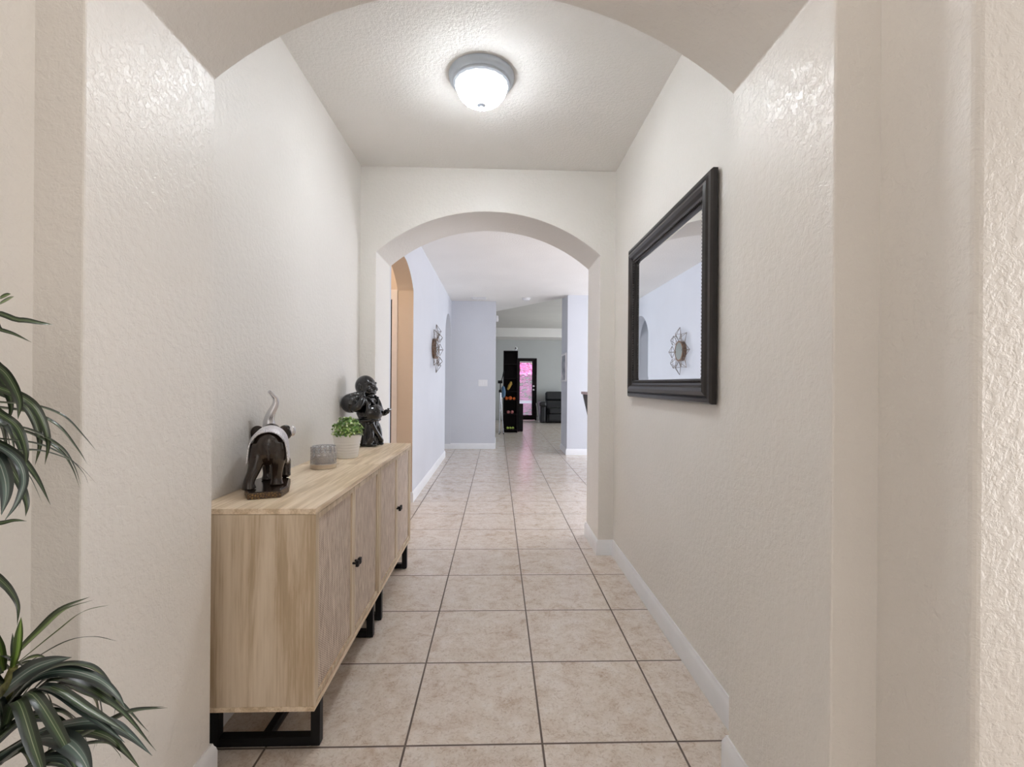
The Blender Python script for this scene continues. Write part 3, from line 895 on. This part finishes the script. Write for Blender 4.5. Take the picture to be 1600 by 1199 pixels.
def bowl_material():
    m, t, b = nt('frosted_lit_glass')
    v = coords(t)
    sep = node(t, 'ShaderNodeSeparateXYZ'); lk(t, v, sep.inputs[0])
    b.inputs['Base Color'].default_value = (0.8, 0.82, 0.85, 1)
    b.inputs['Emission Color'].default_value = (0.90, 0.95, 1.0, 1)
    mr = node(t, 'ShaderNodeMapRange'); lk(t, sep.outputs['Z'], mr.inputs[0])
    mr.inputs[1].default_value = -0.06; mr.inputs[2].default_value = -0.132; mr.inputs[3].default_value = 1.5; mr.inputs[4].default_value = 52.0
    lk(t, mr.outputs[0], b.inputs['Emission Strength'])
    b.inputs['Roughness'].default_value = 0.3
    return m


bm = bm_new()
prof = [(0.128, -0.048), (0.127, -0.056), (0.121, -0.072), (0.108, -0.096), (0.090, -0.116), (0.066, -0.130), (0.036, -0.138), (0.0, -0.140)]
seg = 72
rings = []
for r, h in prof:
    rings.append([bm.verts.new(((r + 0.0016 * min(1, r * 12) * math.cos(18 * 2 * PI * k / seg)) * math.cos(2 * PI * k / seg), (r + 0.0016 * min(1, r * 12) * math.cos(18 * 2 * PI * k / seg)) * math.sin(2 * PI * k / seg), h)) for k in range(seg)])
for a, b in zip(rings, rings[1:]):
    for k in range(seg): bm.faces.new((a[k], a[(k + 1) % seg], b[(k + 1) % seg], b[k]))
bmesh.ops.remove_doubles(bm, verts=bm.verts, dist=1e-5)
obj('glass_bowl', bm, bowl_material(), t, smooth=60)
bm = bm_new(); add_lathe(bm, [(0, -0.138), (0.024, -0.139), (0.022, -0.145), (0.010, -0.148), (0.008, -0.152), (0.010, -0.158), (0.006, -0.165), (0, -0.167)], 24, cap=False)
obj('finial', bm, M_LAMP_METAL, t, smooth=40)

# ------------------------------------------------------------------ framed wall mirror on the right wall
MY0, MY1, MZ0, MZ1 = 1.705, 2.805, 1.127, 2.013
t = thing('wall_mirror', 'large rectangular mirror in a dark beaded frame on the right hall wall', 'mirror', (XR, (MY0 + MY1) / 2, MZ0))
hw, hh = (MY1 - MY0) / 2, (MZ1 - MZ0)
bm = bm_new()
prof = [(0.0, -0.008), (0.0, -0.026), (0.006, -0.034), (0.020, -0.036), (0.026, -0.030), (0.034, -0.040), (0.048, -0.045), (0.062, -0.040), (0.072, -0.028), (0.082, -0.026), (0.097, -0.022), (0.099, -0.014), (0.099, -0.008)]
loops = []
for d, x in prof:
    loops.append([bm.verts.new(p) for p in ((x, -hw + d, d), (x, hw - d, d), (x, hw - d, hh - d), (x, -hw + d, hh - d))])
for i in range(len(loops)):
    a, b = loops[i], loops[(i + 1) % len(loops)]
    for k in range(4): bm.faces.new((a[k], a[(k + 1) % 4], b[(k + 1) % 4], b[k]))
fr_o = obj('frame', bm, M_FRAME, t, smooth=25)
bm = bm_new()
d = 0.087
per = [((-hw + d), d), ((hw - d), d), ((hw - d), hh - d), ((-hw + d), hh - d)]
for k in range(4):
    a, b = Vector(per[k]), Vector(per[(k + 1) % 4])
    n = int((b - a).length / 0.014)
    for i in range(n):
        p = a.lerp(b, i / n)
        add_ball(bm, (-0.0255, p.x, p.y), (0.005, 0.0058, 0.0058), None, 8, 6)
obj('beading', bm, M_FRAME, fr_o, smooth=60)
bm = bm_new()
d, e = 0.094, 0.116
o4 = [bm.verts.new(p) for p in ((-0.0105, -hw + d, d), (-0.0105, hw - d, d), (-0.0105, hw - d, hh - d), (-0.0105, -hw + d, hh - d))]
i4 = [bm.verts.new(p) for p in ((-0.0120, -hw + e, e), (-0.0120, hw - e, e), (-0.0120, hw - e, hh - e), (-0.0120, -hw + e, hh - e))]
for k in range(4): bm.faces.new((o4[k], o4[(k + 1) % 4], i4[(k + 1) % 4], i4[k]))
bm.faces.new(i4)
bk = [bm.verts.new((-0.006, v.co.y, v.co.z)) for v in o4]
bm.faces.new(bk)
for k in range(4): bm.faces.new((o4[k], o4[(k + 1) % 4], bk[(k + 1) % 4], bk[k]))
obj('mirror_glass', bm, M_MIRROR, t)

# ------------------------------------------------------------------ sunburst mirror on the far left wall
t = thing('sunburst_mirror', 'round wire sunburst mirror with diamond petals on the far left wall', 'mirror', (LW, 6.12, 1.65))
bm = bm_new(); add_lathe(bm, [(0.120, 0.002), (0.130, 0.002), (0.132, 0.050), (0.136, 0.052), (0.136, 0.058), (0.118, 0.058), (0.118, 0.054)], 40, cap=False, axis='x')
obj('rim', bm, plain('brown_woven_band', (0.20, 0.12, 0.075), 0.6, bmp=0.5, var=0.4, vscale=80), t, smooth=40)
bm = bm_new(); add_lathe(bm, [(0, 0.050), (0.122, 0.050), (0.122, 0.056), (0, 0.056)], 40, cap=False, axis='x'); obj('mirror_glass', bm, M_MIRROR, t, smooth=30)
bm = bm_new()
NP = 8
for k in range(NP):
    a = 2 * PI * k / NP + PI / 2
    da = PI / NP

    def pt(r, an, x): return (x, r * math.cos(an), r * math.sin(an))
    A = pt(0.134, a, 0.055); Bq = pt(0.235, a - da * 0.92, 0.060); Cq = pt(0.235, a + da * 0.92, 0.060); Tp = pt(0.318, a, 0.040); Mq = pt(0.225, a, 0.105)
    for p, q in ((A, Bq), (A, Cq), (Bq, Tp), (Cq, Tp), (A, Mq), (Mq, Tp), (Bq, Mq), (Cq, Mq), (pt(0.13, a, 0.02), Tp)):
        add_tube(bm, [p, q], 0.0030, 5)
obj('wire_petals', bm, M_WIRE, t, smooth=60)

# ------------------------------------------------------------------ small fixtures
t = thing('light_switch', 'white triple rocker switch plate on the grey-blue end wall', 'switch', (-0.262, 8.5, 1.205))
bm = bm_new(); add_box(bm, (-0.082, -0.006, -0.058), (0.082, 0, 0.058)); obj('plate', bm, M_PLASTIC, t, bevel=0.003)
for k in (-1, 0, 1):
    bm = bm_new(); add_box(bm, (k * 0.046 - 0.016, -0.010, -0.033), (k * 0.046 + 0.016, -0.005, 0.033)); obj('rocker', bm, M_PLASTIC, t, bevel=0.002)
t = thing('smoke_detector', 'white round smoke detector on the far ceiling, right of the air vent', 'smoke detector', (0.50, 8.15, CEIL))
bm = bm_new(); add_lathe(bm, [(0, 0), (0.072, 0), (0.072, -0.012), (0.062, -0.016), (0.058, -0.032), (0.030, -0.040), (0, -0.040)], 32, cap=False); obj('housing', bm, M_PLASTIC, t, smooth=40)
bm = bm_new(); add_lathe(bm, [(0.012, -0.040), (0.012, -0.043), (0, -0.043)], 12, cap=False); obj('test_button', bm, M_PLASTIC, t)
t = thing('air_vent', 'flat white louvred air vent on the far ceiling before the end wall', 'vent', (-0.33, 8.18, CEIL))
bm = bm_new()
add_box(bm, (-0.13, -0.10, -0.010), (0.13, -0.08, 0)); add_box(bm, (-0.13, 0.08, -0.010), (0.13, 0.10, 0)); add_box(bm, (-0.13, -0.08, -0.010), (-0.11, 0.08, 0)); add_box(bm, (0.11, -0.08, -0.010), (0.13, 0.08, 0))
obj('frame', bm, M_PLASTIC, t)
bm = bm_new()
for k in range(9): add_box(bm, (-0.11, -0.006, -0.001), (0.11, 0.006, 0.001), Matrix.Translation((0, -0.066 + 0.0165 * k, -0.007)) @ Matrix.Rotation(0.6, 4, 'X'))
obj('louvre', bm, M_PLASTIC, t)
bm = bm_new(); add_tube(bm, [(-0.02, -0.02, -0.008), (-0.02, -0.02, -0.045)], 0.006, 8); obj('lever', bm, M_PLASTIC, t)
t = thing('motion_sensor', 'small white motion sensor high on the corner of the end wall', 'sensor', (-0.035, 8.62, 2.40))
bm = bm_new(); add_box(bm, (0, -0.03, -0.055), (0.045, 0.03, 0.055)); obj('housing', bm, M_PLASTIC, t, bevel=0.008)
bm = bm_new(); add_box(bm, (0.043, -0.02, -0.035), (0.050, 0.02, 0.005)); obj('lens', bm, M_PLASTIC, t, bevel=0.004)

t = thing('framed_picture', 'white framed grey print on the inner side of the right pier wall', 'picture', (1.178, 8.13, 1.24))
bm = bm_new()
fw, fh = 0.27, 0.49
for lo, hi in (((-0.022, -fw, 0), (0, fw, 0.03)), ((-0.022, -fw, fh - 0.03), (0, fw, fh)), ((-0.022, -fw, 0.03), (0, -fw + 0.03, fh - 0.03)), ((-0.022, fw - 0.03, 0.03), (0, fw, fh - 0.03))): add_box(bm, lo, hi)
obj('frame', bm, M_PLASTIC, t)
m, tt, b = nt('grey_print'); v = coords(tt); n = node(tt, 'ShaderNodeTexNoise', Scale=7.0, Detail=3.0); lk(tt, v, n.inputs['Vector'])
lk(tt, ramp(tt, n.outputs['Fac'], [(0.35, (0.22, 0.24, 0.30)), (0.55, (0.45, 0.46, 0.52)), (0.7, (0.75, 0.70, 0.75))]), b.inputs['Base Color']); b.inputs['Roughness'].default_value = 0.2
bm = bm_new(); add_box(bm, (-0.012, -fw + 0.03, 0.03), (-0.004, fw - 0.03, fh - 0.03)); obj('print', bm, m, t)

# breakfast bar beyond the far arch on the right
t = thing('breakfast_bar', 'raised breakfast bar end with dark bracket just inside the far arch', 'counter', (1.125, 6.1, 0))
bm = bm_new(); add_box(bm, (0.0, -0.55, 1.065), (1.6, 0.10, 1.10)); obj('bar_top', bm, plain('pinkish_granite', (0.55, 0.42, 0.42), 0.2, var=0.3, vscale=60), t, bevel=0.006)
bm = bm_new(); add_prism(bm, [(0.008, 1.062), (0.20, 0.25), (0.25, 0.25), (0.25, 1.062)], 'y', -0.03, 0.03); obj('bracket', bm, plain('charcoal_bracket', (0.05, 0.05, 0.055), 0.5), t)
bm = bm_new(); add_box(bm, (0.25, -0.10, 0), (1.6, 0.06, 1.06)); obj('knee_wall', bm, M_BLUE, t)

# ------------------------------------------------------------------ living room furniture
# tall dark shelf tower
TX, TY = 0.325, 11.48
t = thing('shelf_tower', 'tall narrow dark brown open shelf tower standing before the glazed door', 'shelf', (TX, TY, 0))
w2, dp, th_, H_ = 0.175, 0.34, 0.02, 2.0
bm = bm_new(); add_box(bm, (-w2, -dp / 2, 0), (-w2 + th_, dp / 2, H_)); obj('side_panel', bm, M_DARKWOOD, t)
bm = bm_new(); add_box(bm, (w2 - th_, -dp / 2, 0), (w2, dp / 2, H_)); obj('side_panel', bm, M_DARKWOOD, t)
bm = bm_new(); add_box(bm, (-w2, dp / 2 - 0.01, 0), (w2, dp / 2, H_)); obj('back_panel', bm, M_DARKWOOD, t)
bm = bm_new(); add_box(bm, (-w2, -dp / 2, H_ - 0.02), (w2, dp / 2, H_)); obj('top_panel', bm, M_DARKWOOD, t)
SHELF = [0.06, 0.44, 0.775, 1.00, 1.32, 1.66]
for z in SHELF:
    bm = bm_new(); add_box(bm, (-w2 + th_, -dp / 2, z), (w2 - th_, dp / 2 - 0.01, z + 0.018)); obj('shelf', bm, M_DARKWOOD, t)


def ball_on(name, label, cat, x, z, r, c, group, rough=0.6):
    key = tuple(c)
    if key not in M_TAG: M_TAG[key] = plain(name + '_cover', c, rough, var=0.15, vscale=40)
    o = obj(name, (lambda b: (add_ball(b, (0, 0, 0), r, None, 18, 12), b)[1])(bm_new()), M_TAG[key], smooth=80, loc=(TX + x, TY - dp / 2 + 0.05, z + 0.018 + r))
    tag(o, label, cat, group)


for i, x in enumerate((-0.065, 0.0, 0.066)):
    ball_on('tennis_ball', ['leftmost', 'middle', 'rightmost'][i] + ' of three yellow-green balls on the lowest shelf of the dark tower', 'ball', x, SHELF[0], 0.033, (0.55, 0.70, 0.16), 'yellow-green balls on the lowest shelf')
for i, x in enumerate((-0.05, 0.045)):
    ball_on('striped_ball', ['left', 'right'][i] + ' of two small red balls on the second lowest shelf of the dark tower', 'ball', x, SHELF[1], 0.042, (0.60, 0.22, 0.22), 'red balls on the second lowest shelf')
for i, (x, r) in enumerate(((-0.100, 0.045), (-0.004, 0.049), (0.088, 0.038))):
    ball_on('orange_ball', ['leftmost', 'middle', 'rightmost'][i] + ' of the bright orange balls on the shelf below the yellow cushion roll', 'ball', x, SHELF[2], r, (0.85, 0.17, 0.03), 'orange balls on the middle shelf')
bm = bm_new(); add_tube(bm, [(-0.05, 0, 0.035), (-0.025, 0, 0.075), (0.0, 0, 0.135), (0.03, 0, 0.185), (0.035, 0, 0.235)], [0.022, 0.034, 0.04, 0.038, 0.02], 12)
tag(obj('cushion_roll', bm, plain('golden_yellow_cloth', (0.75, 0.48, 0.10), 0.5), smooth=60, loc=(TX - 0.02, TY - dp / 2 + 0.06, SHELF[3] + 0.013)), 'curved golden yellow roll standing on a shelf of the dark tower', 'roll')
t = thing('security_camera', 'small white camera on the top right corner of the dark shelf tower', 'camera', (TX + 0.12, TY - 0.10, H_))
bm = bm_new(); add_lathe(bm, [(0, 0), (0.032, 0), (0.032, 0.006), (0.012, 0.012), (0.010, 0.03), (0, 0.03)], 20, cap=False); obj('stand', bm, M_PLASTIC, t, smooth=40)
bm = bm_new(); add_ball(bm, (0, 0, 0.065), 0.042); obj('head', bm, M_PLASTIC, t, smooth=60)
bm = bm_new(); add_lathe(bm, [(0, -0.044), (0.018, -0.042), (0.018, -0.030)], 16, (0, 0, 0.065), cap=False, axis='y'); obj('lens', bm, M_BLACK_GLOSS, t)

# camera tripod in front of the tower
t = thing('tripod', 'silver folding tripod with a black head standing left of the dark shelf tower', 'tripod', (0.075, 11.05, 0))
apex = Vector((0.0, 0, 1.02))
for fx, fy in ((-0.02, -0.14), (0.085, -0.05), (0.0, 0.16)):
    bm = bm_new(); f = Vector((fx, fy, 0.012)); add_tube(bm, [apex + Vector((fx * .15, fy * .15, 0)), apex.lerp(f, 0.5)], 0.013, 8); add_tube(bm, [apex.lerp(f, 0.5), f], 0.009, 8)
    lg = obj('leg', bm, M_CHROME, t, smooth=40)
    bm = bm_new(); add_ball(bm, f, (0.014, 0.014, 0.012)); obj('rubber_foot', bm, M_BLACK_METAL, lg, smooth=60)
bm = bm_new(); add_tube(bm, [(0, 0, 0.60), (0, 0, 1.22)], 0.012, 10); obj('column', bm, M_BLACK_METAL, t, smooth=40)
bm = bm_new(); add_lathe(bm, [(0, 0.98), (0.035, 0.98), (0.04, 1.02), (0.03, 1.05), (0, 1.05)], 16, cap=False); obj('collar', bm, M_BLACK_METAL, t, smooth=40)
bm = bm_new(); add_box(bm, (-0.06, -0.04, 1.20), (0.05, 0.04, 1.27)); add_tube(bm, [(0.02, 0, 1.24), (0.05, 0.03, 1.35), (0.085, 0.03, 1.50)], [0.012, 0.012, 0.016], 8); obj('head', bm, M_BLACK_METAL, t, bevel=0.004)
bm = bm_new(); add_tube(bm, [(0, 0, 0), (0, 0, 0.03), (0.004, 0, 0.14), (0.0, 0, 0.24), (0, 0, 0.28)], [0.03, 0.05, 0.055, 0.04, 0.015], 14, flat=0.6)
tag(obj('cloth_bag', bm, plain('blue_nylon', (0.10, 0.20, 0.34), 0.6), smooth=60, loc=(0.145, 11.22, 0.86)), 'small blue cloth bag hanging between tripod and dark shelf tower', 'bag')

# low dark cabinet to the right of the tower
t = thing('storage_box', 'low black upright box standing close to the right of the shelf tower', 'box', (0.585, 11.72, 0))
bm = bm_new(); add_prism(bm, [(-0.15, 0.012), (0.16, 0.012), (0.16, 0.63), (-0.15, 0.70)], 'x', -0.07, 0.065); obj('cabinet', bm, M_DARKWOOD, t, bevel=0.006)
bm = bm_new(); add_box(bm, (-0.055, -0.158, 0.05), (0.05, -0.149, 0.60)); obj('front_panel', bm, M_BLACK_METAL, t)
for x in (-0.05, 0.045):
    for y in (-0.12, 0.13):
        bm = bm_new(); add_lathe(bm, [(0.012, 0), (0.012, 0.014)], 8, (x, y, 0)); obj('foot', bm, M_BLACK_METAL, t)

# recliner
t = thing('recliner', 'black leather recliner armchair against the grey wall beside the glazed door', 'armchair', (1.90, 14.45, 0))
bm = bm_new(); add_box(bm, (-0.40, -0.34, 0.03), (0.40, 0.42, 0.26)); o = obj('base', bm, M_LEATHER, t, bevel=0.03, bseg=3)
bm = bm_new(); add_box(bm, (-0.33, -0.43, 0.27), (0.33, 0.20, 0.46)); obj('seat_cushion', bm, M_LEATHER, t, bevel=0.06, bseg=4)
bm = bm_new(); add_box(bm, (-0.34, -0.45, 0.07), (0.34, -0.36, 0.28)); obj('footrest', bm, M_LEATHER, t, bevel=0.03, bseg=3)
R_ = Matrix.Rotation(-0.18, 4, 'X')
bm = bm_new(); add_box(bm, (-0.36, 0.0, 0.0), (0.36, 0.17, 0.30), Matrix.Translation((0, 0.17, 0.40)) @ R_); bk = obj('backrest', bm, M_LEATHER, t, bevel=0.06, bseg=4)
bm = bm_new(); add_box(bm, (-0.37, -0.03, 0.0), (0.37, 0.15, 0.29), Matrix.Translation((0, 0.22, 0.675)) @ R_); obj('head_cushion', bm, M_LEATHER, bk, bevel=0.07, bseg=4)
for s in (-1, 1):
    bm = bm_new()
    add_box(bm, (s * 0.50 - 0.085, -0.40, 0.03), (s * 0.50 + 0.085, 0.36, 0.55)); arm = obj('armrest', bm, M_LEATHER, t, bevel=0.04, bseg=3)
    bm = bm_new(); add_box(bm, (s * 0.50 - 0.115, -0.46, 0.49), (s * 0.50 + 0.115, 0.34, 0.66))
    obj('arm_pad', bm, M_LEATHER, arm, bevel=0.075, bseg=6)
bm = bm_new(); add_box(bm, (-0.36, 0.36, 0.03), (0.36, 0.44, 0.80)); obj('back_panel', bm, M_LEATHER, t, bevel=0.02)
bm = bm_new(); add_tube(bm, [(0.10, 0, 0.005), (0, 0, 0.60)], 0.010, 8)
tag(obj('rod', bm, M_PLASTIC, smooth=40, loc=(1.20, 14.20, 0)), 'thin white rod leaning at the left side of the black recliner', 'rod')

# ------------------------------------------------------------------ dracaena in the foyer, left edge of the view
def px_ray(x, y):
    d = CAM_M.to_3x3() @ Vector(((x - 800) / F_PX, -(y - 600) / F_PX, -1.0))
    return d


def at_depth(x, y, dep):
    d = px_ray(x, y)
    return Vector((0, 0, CAM_H)) + d * (dep / d.y)


def add_leaf(bm, uvl, P, width, twist=0.55, mi=0):
    path = catmull([Vector(p) for p in P])
    n = len(path)
    prev = None
    rows = []
    for i, p in enumerate(path):
        T = (path[min(i + 1, n - 1)] - path[max(i - 1, 0)]).normalized()
        view = (Vector((0, 0, CAM_H)) - p).normalized()
        if prev is None:
            S = T.cross(Vector((0, 0, 1)) * (1 - twist) + view * twist).normalized()
        else:
            S = pT.rotation_difference(T) @ prev
            S = (S - T * S.dot(T)).normalized()
        prev, pT = S, T
        Nn = S.cross(T).normalized()
        u = i / (n - 1)
        w = width * 0.5 * (0.55 + 0.45 * min(1, u / 0.25)) * (1 if u < 0.55 else max(0.02, 1 - ((u - 0.55) / 0.45) ** 1.6))
        rows.append([(bm.verts.new(p - S * w + Nn * w * 0.22), 0.0), (bm.verts.new(p - S * w * 0.5 + Nn * w * 0.06), 0.25), (bm.verts.new(p), 0.5), (bm.verts.new(p + S * w * 0.5 + Nn * w * 0.06), 0.75), (bm.verts.new(p + S * w + Nn * w * 0.22), 1.0)])
    for i in range(n - 1):
        for k in range(4):
            q = (rows[i][k], rows[i][k + 1], rows[i + 1][k + 1], rows[i + 1][k])
            f = bm.faces.new([v for v, _ in q])
            f.smooth = True; f.material_index = mi
            for lp, (v, uu) in zip(f.loops, q): lp[uvl].uv = (uu, i / n)


UP_C, LO_C = at_depth(-75, 690, 0.74), at_depth(8, 1075, 0.70)
POT = Vector((-0.80, 0.70, 0))
t = thing('dracaena_plant', 'tall dracaena with long striped arching leaves at the left edge of the foyer', 'plant', POT)
bm = bm_new(); uvl = bm.loops.layers.uv.new('UVMap')
# (pixel trace of the leaf as seen in the picture, width in m, depth change tip - root, material)
LEAVES_UP = [
    ([(0, 466), (17, 460)], .012, .02, 1), ([(0, 475), (22, 464)], .011, .04, 1),
    ([(-30, 505), (30, 501), (60, 505), (83, 508)], .012, .06, 0), ([(-20, 508), (0, 516), (22, 523), (50, 536)], .011, .03, 0),
    ([(-40, 560), (0, 577), (20, 602), (31, 630), (28, 656)], .020, .0, 0), ([(-40, 598), (0, 608), (40, 625), (62, 650), (75, 690), (70, 727)], .019, .05, 0),
    ([(-40, 628), (0, 630), (55, 635), (100, 652), (132, 684), (151, 706)], .015, .10, 0), ([(-40, 661), (0, 664), (50, 674), (95, 700), (115, 728), (127, 760)], .013, .08, 0),
    ([(-40, 684), (0, 687), (60, 695), (105, 716), (130, 740), (138, 758)], .012, .12, 0), ([(-40, 712), (20, 706), (60, 705), (100, 716), (125, 730), (151, 757)], .012, .14, 0),
    ([(-35, 682), (0, 695), (30, 715), (57, 748), (79, 790)], .019, .03, 0), ([(-35, 690), (0, 700), (28, 722), (37, 752), (27, 785), (7, 815)], .016, -.05, 2),
    ([(-40, 700), (-8, 715), (6, 745), (9, 775), (2, 806)], .026, -.08, 2), ([(-30, 635), (0, 648), (27, 670), (40, 705), (40, 735)], .019, .02, 0),
    ([(-35, 695), (0, 712), (27, 750), (41, 785), (40, 808)], .018, .0, 0), ([(-62, 745), (-48, 795), (-12, 818), (22, 814), (42, 815)], .011, .05, 0), ([(-70, 760), (-50, 840), (-18, 890), (0, 907), (16, 924), (28, 948), (27, 978)], .0145, .0, 0),
    ([(-30, 650), (8, 668), (20, 695), (22, 728)], .016, .05, 0), ([(-30, 645), (-2, 655), (8, 690), (12, 730)], .016, .06, 0),
]
LEAVES_LO = [
    ([(18, 1030), (60, 990), (100, 955), (147, 938)], .021, .10, 1), ([(24, 1040), (90, 987), (130, 957), (172, 946)], .008, .12, 1), ([(30, 1045), (100, 1005), (145, 996), (184, 1003)], .007, .12, 0),
    ([(-40, 1120), (0, 1085), (45, 1050), (80, 1035), (112, 1028)], .026, -.02, 2), ([(-30, 1130), (0, 1115), (50, 1062), (100, 1048), (150, 1060), (182, 1085), (198, 1112)], .018, .04, 2),
    ([(30, 1075), (65, 1052), (105, 1039), (145, 1045), (170, 1070), (180, 1095), (178, 1120)], .017, .08, 0), ([(0, 1130), (50, 1090), (105, 1070), (145, 1078), (157, 1105), (156, 1140), (150, 1168)], .018, .09, 0),
    ([(0, 1140), (45, 1105), (85, 1104), (115, 1122), (140, 1142)], .013, .10, 0), ([(-30, 1190), (0, 1180), (60, 1145), (130, 1128), (175, 1132), (205, 1150), (238, 1182)], .026, .02, 2),
    ([(0, 1235), (45, 1199), (100, 1165), (165, 1132), (210, 1112), (262, 1107)], .019, .08, 0), ([(0, 1195), (55, 1158), (95, 1158), (125, 1182), (145, 1220)], .030, -.06, 2),
    ([(60, 1205), (95, 1182), (130, 1165), (165, 1162), (182, 1175), (190, 1187)], .012, .08, 0), ([(40, 1085), (70, 1082), (80, 1110), (80, 1150), (72, 1185)], .013, .06, 0),
    ([(0, 1150), (40, 1122), (90, 1112), (125, 1140), (140, 1175)], .016, .09, 0), ([(-20, 1165), (30, 1128), (80, 1122), (115, 1150), (118, 1199)], .014, .11, 0),
    ([(20, 1050), (28, 1020), (31, 990), (33, 965)], .014, .0, 1), ([(25, 1040), (45, 1030), (62, 1027), (76, 1031)], .015, .02, 1), ([(5, 1050), (0, 1020), (-6, 985)], .014, .0, 1),
    ([(-50, 1000), (0, 1020), (30, 1035), (50, 1055)], .014, .02, 0),
    ([(-10, 1190), (30, 1165), (55, 1180), (62, 1225)], .018, .02, 0), ([(20, 1215), (60, 1190), (100, 1187), (120, 1215)], .02, .0, 2),
]
for (tr, w, dz, mi), base in [(l, .74) for l in LEAVES_UP] + [(l, .70) for l in LEAVES_LO]:
    n = len(tr)
    P = [at_depth(x, y, base + dz * (i / (n - 1)) ** 1.2) - POT for i, (x, y) in enumerate(tr)]
    root = (UP_C if base > .72 else LO_C) - POT
    if tr[0][0] < -5: P = [root] + P
    add_leaf(bm, uvl, P, w * (0.76 if base > .72 else 0.98), 0.5, mi)
    if tr[0][0] < 30 and w > 0.0125 and tr[0][0] > -60:      # a second, darker leaf of the same whorl a little behind
        jx, jy = random.uniform(-14, 4), random.uniform(-16, 22)
        Q = [at_depth(x + jx * (i / (n - 1)) - 3, y + jy * (i / (n - 1)) + 4, min(base + 0.05 + dz * (i / (n - 1)), 0.90)) - POT for i, (x, y) in enumerate(tr)]
        add_leaf(bm, uvl, ([root] if tr[0][0] < -5 else []) + Q, w * 0.72, 0.45, 0)
# the rest of the lower whorl, drooping towards the hall
root = LO_C - POT
for i in range(10):
    a = random.uniform(-0.55 * PI, 0.30 * PI)
    L = random.uniform(0.12, 0.22)
    dx, dy = L * math.cos(a), 0.75 * L * math.sin(a)
    dz = random.uniform(-0.14, -0.05)
    P = [root + Vector((0, 0, -0.06)), root + Vector((dx * .3, dy * .3, 0.0)), root + Vector((dx * .7, dy * .7, -0.02 + dz * .25)), root + Vector((dx, dy, dz))]
    add_leaf(bm, uvl, P, random.uniform(0.014, 0.020), 0.45, random.choice((0, 0, 2)))
# leaves of the two crowns that point away from the hall
for root, cnt in ((UP_C - POT, 16), (LO_C - POT, 8)):
    for i in range(cnt):
        a = random.uniform(1.15 * PI, 1.62 * PI)
        L = random.uniform(0.22, 0.34)
        dx, dy = 0.09 * math.cos(a), L * math.sin(a)
        P = [root, root + Vector((dx * .3, dy * .3, 0.10)), root + Vector((dx * .65, dy * .65, 0.10)), root + Vector((dx * .9, dy, -0.05))]
        add_leaf(bm, uvl, P, 0.02, 0.3, 0)
bmesh.ops.recalc_face_normals(bm, faces=[])
lm = [leaf_material('striped_leaf_green', (0.022, 0.040, 0.016), (0.045, 0.078, 0.028), (0.30, 0.34, 0.20)), leaf_material('young_leaf_green', (0.09, 0.15, 0.025), (0.15, 0.24, 0.05), (0.42, 0.47, 0.18)), leaf_material('blue_green_leaf', (0.050, 0.080, 0.070), (0.095, 0.130, 0.120), (0.46, 0.50, 0.46))]
me = bpy.data.meshes.new('leaves'); bm.to_mesh(me); bm.free()
lo_ = bpy.data.objects.new('leaves', me); COL.objects.link(lo_); lo_.parent = t
for m in lm: me.materials.append(m)
M_CANE = plain('yellow_green_cane', (0.15, 0.15, 0.045), 0.6, var=0.6, vscale=90, bmp=0.6, bscale=120)
for top, x, y in ((UP_C, -0.02, 0.03), (LO_C, 0.02, 0.0)):
    bm = bm_new(); e = top - POT
    pts = [Vector((x, y, 0.24)), Vector((x * 0.6 + e.x * 0.4, y * .6 + e.y * .4, 0.24 + (e.z - .24) * .4)), Vector((e.x - 0.035, e.y, e.z - 0.09)), Vector((e.x, e.y, e.z - 0.01)), Vector((e.x + 0.012, e.y, e.z + 0.03))]
    cp = catmull(pts, 8)
    add_tube(bm, cp, [0.0085 * (1 if i < len(cp) - 6 else 0.55 + 0.45 * (len(cp) - 1 - i) / 6) for i in range(len(cp))], 10); obj('cane', bm, M_CANE, t, smooth=60)
bm = bm_new(); add_lathe(bm, [(0, 0), (0.095, 0), (0.10, 0.005), (0.135, 0.26), (0.14, 0.28), (0.135, 0.285), (0.125, 0.28), (0.12, 0.25), (0, 0.25)], 40, cap=False)
obj('pot', bm, M_BLACK_GLOSS, t, smooth=40)
